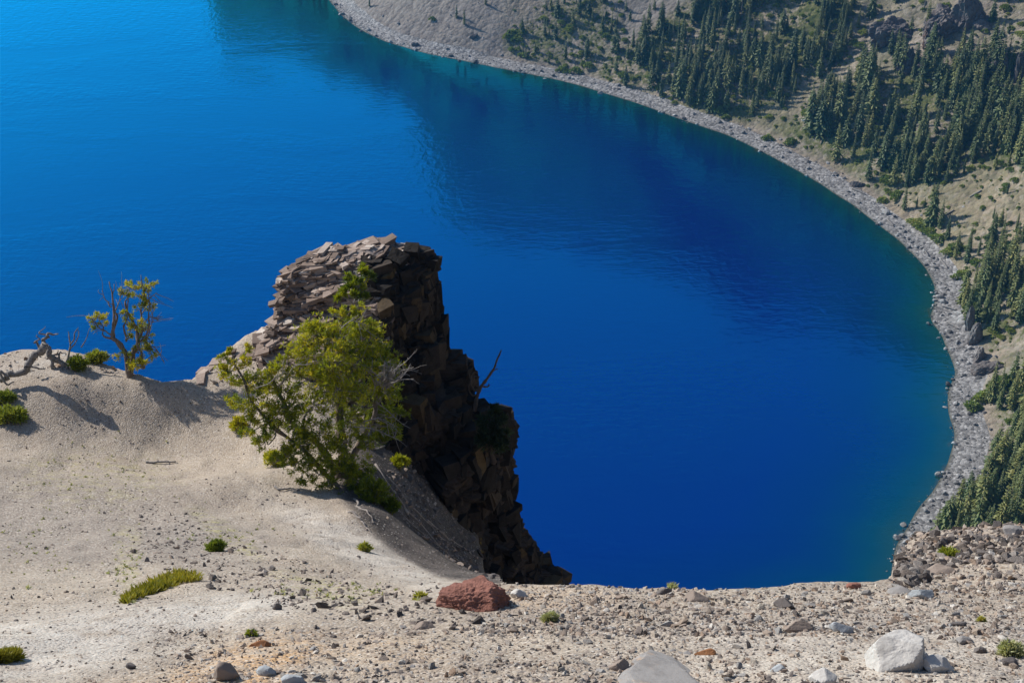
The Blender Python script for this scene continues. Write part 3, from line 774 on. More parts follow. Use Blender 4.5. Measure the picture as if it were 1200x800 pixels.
for (x, y, D_) in [(236,446,40.8),(240,443,40.9),(246,438,41.0),(252,434,41.1),(258,429,41.3),(264,425,41.4),(270,419,41.7),(276,415,41.8),(282,411,42),(288,407,42.1),(294,403,42.3),(300,399,42.4),(306,395,42.6),(312,391,42.7),(318,387,42.8),(324,384,42.6),(310,402,42),(318,398,42),(298,410,41.8),(326,396,42),(330,390,42.2)]:
    for _ in range(7):
        s = r.uniform(.12, .38); q_ = unproj(x + r.normal(0, 4), y + r.normal(2, 3), D_ + r.normal(-.15, .2))
        v = block(r, s * r.uniform(1, 1.9), s, s * r.uniform(.2, .45)); mb.add(v @ np.array(Matrix.Rotation(-.3 + r.normal(0, .12), 3, 'Y') @ Matrix.Rotation(r.uniform(0, 6.28), 3, 'Z')).T + q_, quads=BQ, var=r.beta(2, 1.6))
pl = link('bedded_blocks', mb.mesh('bedded_blocks', M['slab'], False, origin=OB), body_); tag(pl, 'thin brown and pale beds of broken stone', kind='stuff')
pl = link('dark_blocks', md.mesh('dark_blocks', M['shadeblock'], False, origin=OB), body_); tag(pl, 'broken lava of the shaded side, coloured dark for shade', kind='stuff')

# ------------------------------------------------------------------ foliage builders
def tuft_arrays(C_, Dr, size, n, r, wid=.11, spread=.75, var=None):
    """sprays of narrow blades at points C_ pointing along Dr"""
    m = len(C_)
    d = Dr[:, None] * 1.0 + r.normal(size=(m, n, 3)) * spread
    d /= np.linalg.norm(d, axis=2)[:, :, None]
    ln = (size * r.uniform(.55, 1.15, (m, n)) if np.ndim(size) == 0 else size[:, None] * r.uniform(.55, 1.15, (m, n)))[..., None]
    sd_ = np.cross(d, r.normal(size=(m, n, 3))); sd_ /= np.linalg.norm(sd_, axis=2)[:, :, None] + 1e-9
    c = C_[:, None] + d * ln * .05
    w_ = ln * wid
    v = np.stack([c, c + d * ln * .5 + sd_ * w_, c + d * ln, c + d * ln * .5 - sd_ * w_], 2)
    vv = np.repeat((np.full(m, .5) if var is None else var), n * 4) + np.repeat(r.normal(0, .06, m * n), 4)
    qd = np.arange(m * n * 4).reshape(-1, 4)
    return v.reshape(-1, 3), qd, np.clip(vv, 0, 1)

def wider(bl, f, dt): return [(a, b, c, d * f, e + dt) for a, b, c, d, e in bl]
def pine(name, label, cat, basepx, D0, trunks, blobs, seed, tuft=.17, mats=('bark', 'needle', 'twig'), blades=9, dens=1.0, baseW=None, dead=(), sink=.25, group=None, depth_squash=1.0, limbs=True):
    """a gnarled pine: trunk polylines and crown clumps given as (px, py, depth offset, radius px, mean tint)"""
    r = np.random.RandomState(seed)
    B = np.array(baseW if baseW is not None else W(basepx[0], basepx[1], D0))
    root = thing(name, label, cat, tuple(B), group)
    k = D0 / FPX
    tb = MB(); pts_all = []
    for pl, r0, r1 in trunks:
        P = np.array([unproj(a, b_, D0 + dd) for a, b_, dd in pl])
        if pl[0][:2] == basepx: P[0] = B - np.array([0, 0, sink])
        w_ = wobble(P, 22, .10, seed + len(pts_all)); tube(tb, w_, np.linspace(r0, r1, 22) * (1 + .18 * r.normal(size=22)), 7)
        pts_all.append(w_)
    allp = np.concatenate(pts_all)
    trk_ = link('trunk', tb.mesh(name + '_trunk', M[mats[0]], True, origin=B), root)
    lb = MB(); cb = MB()
    for bi, (bx, by, dd, br, tint) in enumerate(blobs):
        c = unproj(bx, by, D0 + dd); rad_ = br * k
        nt_ = max(3, int(dens * 15 * (br / 30.0) ** 1.6))
        near = allp[np.argmin(np.linalg.norm(allp - (c - np.array([0, 0, rad_ * .5])), axis=1))]
        if limbs:
            w_ = wobble([near, (near + c) / 2 + r.normal(size=3) * rad_ * .25 - np.array([0, 0, rad_ * .15]), c], 10, .05, seed * 3 + bi)
            tube(lb, w_, np.linspace(.035, .014, 10) * (tuft / .17), 5)
        for t_ in range(nt_):
            d = r.normal(size=3); d /= np.linalg.norm(d); d[2] = d[2] * .8 + .22
            e = c + d * rad_ * r.uniform(.55, 1.02) * np.array([1, depth_squash, .9])
            s0 = c + (e - c) * .12
            path = wobble([s0, (s0 + e) / 2 + r.normal(size=3) * rad_ * .12 - np.array([0, 0, .04]), e], 6, .02, t_ + bi * 50)
            tube(lb, path, np.linspace(.016, .006, 6) * (tuft / .17), 4, cap=False)
            n_ = 9
            tt = r.uniform(.35, 1.05, n_)
            cc = s0 + (e - s0) * tt[:, None] + r.normal(size=(n_, 3)) * rad_ * .10
            dir_ = (e - s0) / (np.linalg.norm(e - s0) + 1e-6) * .6 + np.array([0, 0, .55])
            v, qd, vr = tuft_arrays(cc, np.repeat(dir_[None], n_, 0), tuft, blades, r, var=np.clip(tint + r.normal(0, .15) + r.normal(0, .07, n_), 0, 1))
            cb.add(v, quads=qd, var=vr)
    crn_ = link('crown', cb.mesh(name + '_crown', M[mats[1]], False, origin=B), root)
    link('twig_sprays', lb.mesh(name + '_limbs', M[mats[2]], True, origin=B), crn_)
    if dead:
        for pl, r0, r1, br_n in dead:
            db = MB()
            P = np.array([unproj(a, b_, D0 + dd) for a, b_, dd in pl]); w_ = wobble(P, 14, .04, seed + 91)
            tube(db, w_, np.linspace(r0, r1, 14), 5)
            for _ in range(br_n):
                i = r.randint(3, 13); d = (w_[-1] - w_[0]); d /= np.linalg.norm(d) + 1e-9
                e = w_[i] + (d * .5 + r.normal(size=3) * .7) * r.uniform(.15, .5)
                tube(db, wobble([w_[i], (w_[i] + e) / 2 + r.normal(size=3) * .04, e], 6, .02, _ + seed), np.linspace(r1 * 1.3, r1 * .6, 6), 4, cap=False)
            link('dead_branch', db.mesh(name + '_dead', M['twig'], True, origin=B), trk_)
    return root

h0 = hit(395, 560, tries=40)
D_P = h0[1]
T = .52
pine('pine_tree', 'bushy bright green pine leaning on the slope before the lava outcrop', 'pine tree', (395, 562), D_P,
 [([(395, 562, 0), (403, 520, .1), (398, 480, .2), (405, 440, .3), (402, 400, .3), (406, 372, .4), (408, 358, .4)], .15, .03),
  ([(395, 562, 0), (376, 525, 0), (345, 500, -.2), (330, 470, -.2), (322, 440, -.1)], .10, .03),
  ([(395, 562, 0), (420, 520, .2), (438, 480, .4), (446, 440, .4)], .10, .03),
  ([(395, 562, 0), (352, 525, -.3), (318, 498, -.4), (296, 468, -.4), (272, 425, -.3)], .06, .02)],
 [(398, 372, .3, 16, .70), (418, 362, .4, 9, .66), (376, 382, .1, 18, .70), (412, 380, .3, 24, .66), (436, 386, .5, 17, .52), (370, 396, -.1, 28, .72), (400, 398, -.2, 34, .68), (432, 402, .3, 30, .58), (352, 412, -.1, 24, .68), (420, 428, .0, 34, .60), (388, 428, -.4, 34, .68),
  (450, 430, .4, 26, .50), (340, 428, -.1, 22, .64), (455, 460, .5, 28, .40), (425, 458, .2, 34, .48), (394, 458, -.4, 32, .64), (362, 444, -.3, 30, .66), (330, 452, -.2, 24, .62), (462, 484, .6, 20, .34), (440, 492, .5, 26, .36), (408, 490, .1, 30, .44), (368, 478, -.4, 28, .54), (338, 478, -.4, 26, .58),  # right and low clumps tinted darker, the crown's self-shade put into colour
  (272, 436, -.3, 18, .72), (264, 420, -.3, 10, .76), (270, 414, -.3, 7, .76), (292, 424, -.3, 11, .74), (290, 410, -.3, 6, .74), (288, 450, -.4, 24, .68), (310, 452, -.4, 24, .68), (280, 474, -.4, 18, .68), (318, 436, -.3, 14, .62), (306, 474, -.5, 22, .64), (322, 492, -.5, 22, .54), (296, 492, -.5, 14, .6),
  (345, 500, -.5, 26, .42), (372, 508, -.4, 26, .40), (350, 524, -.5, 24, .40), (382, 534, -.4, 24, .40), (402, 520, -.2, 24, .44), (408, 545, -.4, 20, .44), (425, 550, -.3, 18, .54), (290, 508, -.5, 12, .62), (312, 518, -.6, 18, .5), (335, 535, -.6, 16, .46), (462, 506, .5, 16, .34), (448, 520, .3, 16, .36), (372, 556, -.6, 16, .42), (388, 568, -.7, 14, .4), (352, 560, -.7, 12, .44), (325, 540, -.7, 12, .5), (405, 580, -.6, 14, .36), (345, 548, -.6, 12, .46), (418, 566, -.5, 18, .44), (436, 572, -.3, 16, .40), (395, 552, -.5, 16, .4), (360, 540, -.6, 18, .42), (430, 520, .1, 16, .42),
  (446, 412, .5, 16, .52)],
 21, tuft=.105, blades=9, dens=1.7,
 dead=[([(440, 470, .1), (462, 488, 0), (474, 498, 0)], .018, .006, 6), ([(400, 385, -.9), (412, 376, -1), (428, 380, -1)], .018, .006, 9), ([(300, 455, -.8), (318, 448, -.9), (332, 436, -.9)], .018, .006, 9), ([(330, 450, -.4), (345, 430, -.5), (365, 425, -.8)], .018, .006, 9), ([(415, 500, -.6), (440, 503, -.7), (462, 512, -.6)], .018, .007, 9), ([(425, 495, -.6), (445, 490, -.7), (466, 500, -.6)], .016, .006, 9)], baseW=h0[0])

# low sprays round the foot of the big pine
def spray(label, px, py, rx, mat, seed, tint, name='pine_sapling', cat='sapling', tall=1.0, n=44, size=.13):
    h = hit(px, py, tries=40)
    r = np.random.RandomState(seed); w_ = rx * h[1] / FPX; B = np.array(h[0])
    o = thing(name, label, cat, tuple(B)); tb = MB(); cb = MB()
    for k in range(n):
        a = r.uniform(0, 6.283); rr = math.sqrt(r.uniform()); e = B + np.array([math.cos(a) * rr * w_, math.sin(a) * rr * w_ * .8, w_ * tall * (1.25 - .75 * rr * rr) * r.uniform(.5, 1.0)])
        s0 = B + np.array([math.cos(a), math.sin(a), 0]) * rr * w_ * .25
        tube(tb, wobble([s0 - np.array([0, 0, .05]), (s0 + e) / 2 + r.normal(size=3) * .04, e], 5, .01, k), np.linspace(.014, .005, 5), 4, cap=False)
        cc = s0 + (e - s0) * r.uniform(.45, 1.05, 6)[:, None] + r.normal(size=(6, 3)) * w_ * .06
        v, qd, vr = tuft_arrays(cc, np.repeat((e - s0)[None] / np.linalg.norm(e - s0) * .6 + np.array([[0, 0, .4]]), 6, 0), size, 8, r, var=np.clip(tint + r.normal(0, .12, 6), 0, 1))
        cb.add(v, quads=qd, var=vr)
    link('stems', tb.mesh(name + '_stems', M['twig'], True, origin=B), o)
    link('foliage', cb.mesh(name + '_leaves', M[mat], False, origin=B), o)
    return o
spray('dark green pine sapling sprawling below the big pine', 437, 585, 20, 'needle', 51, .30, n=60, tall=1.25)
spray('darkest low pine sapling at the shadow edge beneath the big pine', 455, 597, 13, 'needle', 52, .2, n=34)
spray('yellow green pine sprig at the sunny left foot of the big pine', 281, 502, 11, 'needle', 53, .78, n=24, tall=1.1)
spray('sparse yellowish pine sapling in front of the big pine', 325, 545, 17, 'needle', 54, .72, n=34, tall=1.0)
spray('small green shrub in the shade among exposed roots', 467, 547, 12, 'needle', 55, .6, 'shrub', 'shrub', n=34)

# left pine on the crest
h1_ = hit(152, 443, tries=40)
D_L = h1_[1]
pine('pine_tree', 'thin twin-stemmed pine with bare spires on the left crest', 'pine tree', (150, 442), D_L,
 [([(150, 442, 0), (148, 420, 0), (141, 404, 0), (133, 396, 0), (131, 375, 0), (130, 350, 0), (129, 330, 0)], .095, .014),
  ([(133, 398, 0), (136, 380, .1), (137, 360, .1), (135, 333, .1)], .04, .01),
  ([(150, 442, 0), (158, 420, .2), (161, 405, .2), (157, 385, .2), (152, 365, .2), (150, 348, .2)], .08, .018),
  ([(161, 402, .2), (166, 380, .2), (168, 355, .3), (166, 322, .3)], .045, .010),
  ([(168, 432, -.1), (166, 410, -.1), (163, 392, -.1)], .05, .02), ([(150, 442, 0), (158, 412, 0), (172, 392, 0), (176, 366, .1), (172, 340, .1)], .05, .01), ([(141, 404, 0), (126, 392, 0), (116, 380, 0)], .04, .012), ([(148, 400, .1), (146, 375, .1), (150, 340, .1)], .035, .008)],
 wider([(152, 338, .2, 9, .72), (166, 336, .3, 8, .72), (174, 334, .3, 8, .72), (158, 345, .2, 8, .66), (148, 346, .2, 7, .66), (171, 347, .3, 8, .7), (178, 357, .3, 7, .68), (168, 362, .2, 8, .62), (109, 374, 0, 7, .78), (117, 371, 0, 8, .78), (122, 378, 0, 6, .7), (112, 382, 0, 6, .6),
  (150, 376, .1, 8, .66), (160, 382, .1, 9, .68), (168, 385, .2, 9, .66), (153, 390, .1, 8, .64), (142, 366, .1, 6, .62), (173, 396, .2, 8, .66), (145, 418, -.1, 9, .78), (158, 424, -.2, 10, .82), (165, 430, -.3, 9, .82), (150, 430, -.2, 7, .82), (168, 409, .1, 9, .66), (177, 416, .1, 8, .62), (162, 410, 0, 7, .74)], 1.35, .06),
 31, tuft=.095, blades=7, dens=1.9, baseW=h1_[0], mats=('bark', 'needle', 'twig'),
 dead=[([(168, 380, .2), (178, 372, .2), (187, 376, .2)], .022, .009, 7), ([(168, 360, .2), (176, 350, .2), (184, 342, .2)], .022, .009, 7), ([(170, 410, .1), (182, 408, .1), (193, 424, .1)], .022, .009, 9), ([(130, 392, 0), (118, 386, 0), (106, 370, 0)], .025, .01, 9), ([(130, 360, 0), (124, 352, 0), (120, 340, 0)], .02, .008, 5), ([(133, 372, 0), (141, 350, 0), (143, 335, 0)], .02, .008, 8), ([(172, 400, .1), (176, 388, .1), (179, 372, 0)], .02, .008, 7)])

# snag and dark fir clinging to the lake-side cliff
D_S = 39.8
def gnarl(name, label, cat, B, mat, paths, seed, amp=.06, part_names=None, sides=7):
    B = np.array(B); o = thing(name, label, cat, tuple(B))
    for i, (pl, r0, r1) in enumerate(paths):
        P = np.array([p for p in pl]); n_ = max(12, len(P) * 7); r = np.random.RandomState(seed + i)
        mbx = MB(); tube(mbx, wobble(P, n_, amp, seed + i), np.linspace(r0, r1, n_) * (1 + .12 * r.normal(size=n_)), sides)
        link((part_names[i] if part_names else ('trunk' if i == 0 else 'branch')), mbx.mesh(name + '_wood', M[mat], True, origin=B), o)
    return o
def pp(D, *a): return [np.array(W(x, y, D + (d[0] if d else 0))) for x, y, *d in a]
gnarl('dead_snag', 'bare crooked brown snag with curled branches on the cliff edge', 'dead tree', W(558, 474, D_S), 'snag',
 [(pp(D_S, (556, 482), (560, 462), (566, 450), (575, 438), (582, 424), (587, 410)), .062, .02),
  (pp(D_S, (562, 458), (555, 456), (551, 448), (553, 438), (560, 436)), .035, .012), (pp(D_S, (561, 462), (553, 462), (550, 455), (551, 446)), .03, .01),
  (pp(D_S, (563, 454), (557, 450), (556, 443), (562, 440)), .03, .01), (pp(D_S, (565, 452), (572, 453), (574, 449)), .03, .012), (pp(D_S, (577, 434), (583, 432)), .02, .01)], 61, .03)
pine('fir_tree', 'small dark fir hugging the shaded lake side cliff below the snag', 'fir tree', (578, 535), D_S - .2,
 [([(578, 535, 0), (577, 510, 0), (575, 478, 0)], .09, .03)],
 [(575, 482, 0, 10, .4), (570, 495, -.2, 12, .4), (584, 494, 0, 11, .45), (578, 508, -.2, 14, .45), (590, 510, 0, 9, .5), (565, 512, -.3, 12, .35), (576, 522, -.2, 14, .4), (590, 522, 0, 8, .5)], 63, tuft=.2, mats=('snag', 'dneedle', 'snag'), dens=1.6, depth_squash=.9)
# shrub on the shoulder of the outcrop, dead brush beside the pine
D_B = 37.6
pine('shrub', 'olive green shrub growing on the shoulder of the lava outcrop', 'shrub', (420, 352), D_B - .4,
 [([(420, 352, 0), (421, 340, 0), (423, 325, 0)], .03, .015)],
 [(424, 318, .1, 10, .34), (412, 328, 0, 11, .34), (432, 326, .1, 9, .28), (420, 336, -.2, 12, .34), (404, 340, -.2, 9, .42), (412, 348, -.3, 9, .36), (425, 347, -.2, 8, .3), (400, 348, -.3, 6, .42)], 65, tuft=.14, mats=('twig', 'needle', 'twig'), dens=2.0)
rb = np.random.RandomState(8)
DS_ = 34.6; Bd = np.array(W(452, 450, DS_)); br = []
for k in range(30):
    a = rb.uniform(-1.5, 1.5); l = rb.uniform(12, 36)
    e = (456 + math.sin(a) * l * 1.1 + rb.normal(0, 3), 446 - math.cos(a) * l * .8)
    br.append((pp(DS_, (452 + rb.normal(0, 4), 450 + rb.normal(0, 3)), ((452 + e[0]) / 2 + rb.normal(0, 3), (450 + e[1]) / 2 + rb.normal(0, 3), rb.normal(0, .3)), (e[0], e[1], rb.normal(-.2, .5))), .016, .008))
br.append((pp(34.4, (458, 436), (474, 426), (488, 410)), .02, .008))
mbx = MB()
for i, (pl_, r0, r1) in enumerate(br):
    w_ = wobble(pl_, 10, .04, i); tube(mbx, w_, np.linspace(r0, r1, 10), 4, cap=False)
    for j in (4, 6, 8):
        e = w_[j] + rb.normal(size=3) * .16; tube(mbx, [w_[j], (w_[j] + e) / 2 + rb.normal(size=3) * .02, e], [r1, r1 * .8, r1 * .6], 3, cap=False)
tag(link('dead_shrub', mbx.mesh('dead_shrub', M['twig'], True, origin=Bd), loc=tuple(Bd)), 'bare grey twiggy dead shrub between the pine and the dark cliff', 'dead shrub')

# ------------------------------------------------------------------ weathered deadwood on the left crest
hl = hit(50, 425); D_W = hl[1] if hl else 42.5
Lg = D_W
gnarl('fallen_tree', 'silvery gnarled fallen dead tree sprawling on the left crest', 'dead tree', W(55, 432, Lg), 'deadwood',
 [(pp(Lg - 1.2, (0, 446), (10, 441), (22, 436), (34, 428), (40, 418), (47, 411), (53, 405)), .085, .11),
  (pp(Lg - .4, (53, 405), (59, 413), (66, 421), (74, 424), (80, 432)), .095, .05), (pp(Lg - .4, (60, 418), (62, 427), (66, 434)), .065, .03),
  (pp(Lg - .3, (52, 406), (54, 397), (60, 393), (67, 389)), .06, .015), (pp(Lg - .3, (52, 408), (46, 402), (40, 403)), .045, .012),
  (pp(Lg - 1.3, (10, 441), (4, 436), (7, 447), (15, 449)), .05, .015), (pp(Lg - .4, (74, 424), (76, 436), (80, 449), (81, 454)), .05, .012), (pp(Lg - .5, (70, 434), (78, 438), (84, 442)), .05, .02),
  (pp(Lg - .3, (58, 396), (50, 390), (54, 384)), .03, .008), (pp(Lg - .5, (66, 421), (72, 412), (78, 416)), .03, .01), (pp(Lg - .8, (34, 428), (44, 432), (52, 430)), .04, .012),
  (pp(Lg - .3, (47, 411), (43, 400), (46, 396), (43, 394)), .03, .01)], 71, .09, ['trunk'] + ['root'] * 11)
gnarl('dead_sapling', 'upright bare silver twigs standing beside the fallen tree', 'dead sapling', W(80, 436, Lg), 'deadwood',
 [(pp(Lg - .2, (76, 438), (79, 420), (82, 402), (80, 388)), .045, .012), (pp(Lg - .2, (82, 404), (88, 392), (93, 384)), .025, .008), (pp(Lg - .2, (81, 410), (86, 404), (92, 392), (91, 385)), .025, .008), (pp(Lg - .1, (95, 407), (101, 397), (106, 384)), .018, .007), (pp(Lg - .2, (68, 426), (69, 415), (68, 410)), .03, .01)], 75, .03)
spray('dark green juniper bush beside the silver dead twigs', 92, 432, 11, 'shrub', 81, .28, 'shrub', 'shrub', n=60, tall=1.1)
spray('bright yellow green bush between the dead twigs and the twin-stemmed pine', 114, 424, 12, 'shrub', 82, .7, 'shrub', 'shrub', n=60, tall=.9)
spray('big round green bush at the left edge of the slope', 12, 492, 19, 'shrub', 83, .5, 'shrub', 'shrub', n=90, tall=.75)
spray('smaller green bush above the big round bush at the left edge', 5, 470, 13, 'shrub', 84, .42, 'shrub', 'shrub', n=50, tall=.7)
spray('lone compact green tuft in the stony crease of the slope', 254, 645, 9, 'shrub', 85, .36, 'shrub', 'shrub', n=50, tall=1.0, size=.10)
spray('tiny yellow green tuft beside the long pine shadow', 427, 645, 7, 'shrub', 86, .8, 'shrub', 'shrub', n=26, tall=1.0, size=.09)
spray('pale feathery plant near the right edge of the gravel', 1184, 766, 12, 'sage', 87, .75, 'plant', 'plant', n=40, tall=.9, size=.08)
spray('grey green sprig on the gravel right of the red boulder', 645, 727, 7, 'sage', 88, .75, 'plant', 'plant', n=24, tall=.9, size=.07)
spray('olive herb on the stony shelf above the lake shore', 1112, 652, 9, 'shrub', 89, .7, 'plant', 'plant', n=24, tall=.6, size=.11)
spray('flat green sprig left of the red boulder', 492, 702, 6, 'shrub', 90, .8, 'plant', 'plant', n=18, tall=.4, size=.08)
spray('tiny yellow flowering herb by the brown flat stone', 1149, 728, 4, 'shrub', 93, .95, 'plant', 'plant', n=10, tall=.8, size=.05)
spray('small pale plant on the crest of the gravel lip', 788, 690, 5, 'sage', 94, .85, 'plant', 'plant', n=9, tall=.6, size=.07)
spray('sprig of fresh green beside the rusty flat stone', 294, 745, 5, 'shrub', 95, .75, 'plant', 'plant', n=12, tall=.6, size=.06)
def mat_of_sedge(label, path, wpx, seed):
    r = np.random.RandomState(seed); cb = MB(); P = np.array(path, float); B = np.array(hit(*path[len(path) // 2], tries=40)[0])
    C_ = []
    for k in range(380):
        t = r.uniform(0, len(P) - 1.001); i = int(t); x, y = P[i] + (P[i + 1] - P[i]) * (t - i)
        w_ = wpx * (.35 + .65 * math.sin(math.pi * (t / (len(P) - 1)) ** 1.3))
        h = hit(x + r.normal() * 2, y + r.uniform(-.5, .5) * w_)
        if h: C_.append(h[0][:])
    C_ = np.array(C_)
    v, qd, vr = tuft_arrays(C_, np.repeat(np.array([[.15, 0, 1.]]), len(C_), 0), .12, 9, r, .09, .55, var=np.clip(.4 + .25 * fbm(C_ * 2, 3, 2) + r.normal(0, .12, len(C_)), 0, 1))
    cb.add(v, quads=qd, var=vr)
    o = link('sedge_mat', cb.mesh('sedge_mat', M['drygrass'], False, origin=B), loc=tuple(B))
    return tag(o, label, 'sedge mat')
mat_of_sedge('long olive sedge mat curving across the pale slope', [(146, 705), (160, 698), (178, 690), (195, 682), (212, 677), (232, 679)], 15, 5)
mat_of_sedge('short yellow sedge patch at the left picture edge', [(-4, 774), (4, 773), (12, 772), (18, 771)], 6, 6)
# exposed roots below the pine
RO = [[(420, 518), (436, 524), (455, 520), (472, 528)], [(428, 548), (448, 572), (470, 600), (492, 622), (520, 645)], [(440, 545), (462, 580), (485, 605), (515, 640), (545, 662)], [(455, 560), (480, 590), (505, 618), (530, 640)], [(470, 525), (492, 536), (510, 550), (516, 560)], [(408, 600), (425, 612), (438, 628)], [(415, 585), (428, 598), (432, 612)], [(500, 610), (530, 635), (560, 655), (590, 670)]]
for k, pl_ in enumerate(RO):
    P = []
    for x, y in pl_:
        h = hit(x, y)
        if h: P.append(np.array(h[0]) + np.array([0, 0, .035]))
    if len(P) < 3: continue
    w_ = wobble(P, 30, .13, 40 + k)
    for i in range(len(w_)):
        d = down(w_[i][0], w_[i][1])
        if d[0] is not None: w_[i][2] = d[0][2] + .012 + .02 * math.sin(i * .9 + k)
    mbx = MB(); tube(mbx, w_, np.linspace(.034, .012, 30), 6); B = w_[15]
    lab = ['pale bare root crossing the shade just below the big pine', 'longest pale root running down the shaded scree', 'twin root beside the longest root on the shaded scree', 'thin root between two longer roots on the shaded scree', 'short grey root curving above the shaded rubble', 'root poking from the slope at the shadow edge', 'short forked-looking root under the darkest sapling', 'lowest pale root ending near the red boulder'][k]
    tag(link('exposed_root', mbx.mesh('exposed_root', M['root'], True, origin=B), loc=tuple(B)), lab, 'root', 'exposed roots on the shaded slope')
# a dry stick lying on the hill
for pl_, lab in (([(171, 542), (185, 543), (207, 542)], 'straight dry stick lying on the open hillside'), ([(322, 571), (330, 575), (341, 573)], 'dark curved stick on the slope under the pine')):
    P = [np.array(hit(*p, tries=40)[0]) + np.array([0, 0, .03]) for p in pl_]
    mbx = MB(); tube(mbx, wobble(P, 12, .02, 3), np.linspace(.03, .018, 12), 6); B = P[1]
    tag(link('stick', mbx.mesh('stick', M['twig'], True, origin=B), loc=tuple(B)), lab, 'stick')
# ------------------------------------------------------------------ stones of the near slope
HEROES = []
def hero(name, label, px, py, wpx, hpx, mat, seed, sub=4, planes=None, ratio=.75, rough=.05, fine=.012, rz=None, sink=.3, cat='stone', smooth_=False, npl=12, lie=None):
    h = hit(px, py + hpx * .35, tries=40)
    k = h[1] / FPX; B = np.array(h[0])
    d, f = ico(sub)
    if planes is None:
        v, f = facet_rock(seed, sub, npl, rough, (1, 1, 1), .0, fine)
    else:
        n_ = np.array([p[:3] for p in planes], float); n_ /= np.linalg.norm(n_, axis=1)[:, None]; hh = np.array([p[3] for p in planes])
        c = d @ n_.T
        rad_ = np.where(c > .05, hh[None] / np.maximum(c, .05), 9).min(1); rad_ = np.clip(rad_, .2, 1.35)
        rad_ = rad_ * (1 + rough * fbm(d * 2.5 + seed, seed, 3)) + fine * fbm(d * 9 + seed, seed + 3, 4)
        v = d * rad_[:, None]
    if rz is not None: v = v @ rotz(rz).T
    lo, hi = v.min(0), v.max(0); ext = (hi - lo) / 2
    v = (v - (lo + hi) / 2) / ext * np.array([wpx * k / 2, wpx * k / 2 * ratio, hpx * k / 2 * 1.08])
    if lie:      # a slab lying in the plane of the slope: (half length, half thickness)
        v = v / np.array([1, wpx * k / 2 * ratio, hpx * k / 2 * 1.08]) * np.array([1, lie[0], lie[1]])
        nz_ = Vector(h[2]); nz_ = nz_ if nz_.z > 0 else -nz_
        v = v @ np.array(Vector((0, 0, 1)).rotation_difference(nz_).to_matrix()).T + np.array(nz_[:]) * lie[1] * .3
    else: v[:, 2] += hpx * k * (.5 - sink)
    mb = MB(); mb.add(v, f)
    o = link(name, mb.mesh(name, M[mat], smooth_), loc=tuple(B))
    HEROES.append((B, label))
    return tag(o, label, cat)
hero('boulder', 'largest white boulder with a bright tilted face', 1052, 762, 74, 52, 'white', 3, 5,
     [(-.42, -.45, .8, .60), (.95, -.22, .12, .60), (.55, -.75, .2, .74), (0, .3, 1, .66), (-1, -.1, .15, .92), (.1, -1, .0, .80), (0, 1, .1, .8), (-.6, .7, .3, .8), (.5, .5, .7, .8)], .8, .06, .02, sink=.22, cat='boulder')
hero('boulder', 'rough rust red boulder on the edge of the slope', 555, 691, 88, 48, 'red', 131, 6, None, .85, .15, .06, rz=.4, sink=.36, cat='boulder', npl=26)
hero('boulder', 'broad flat grey slab half buried at the bottom edge', 782, 796, 112, 44, 'slabstone', 13, 5,
     [(0, 0, 1, .5), (.06, -.1, 1, .53), (-.9, -.2, .3, .9), (.9, -.1, .35, .9), (.3, .95, .3, .8), (0, -1, .1, 1.0), (.7, .6, .2, .86), (-.6, .8, .1, .84), (.8, -.6, .1, .9)], 1.0, .07, .02, sink=.42, cat='boulder', lie=(1.3, .035))
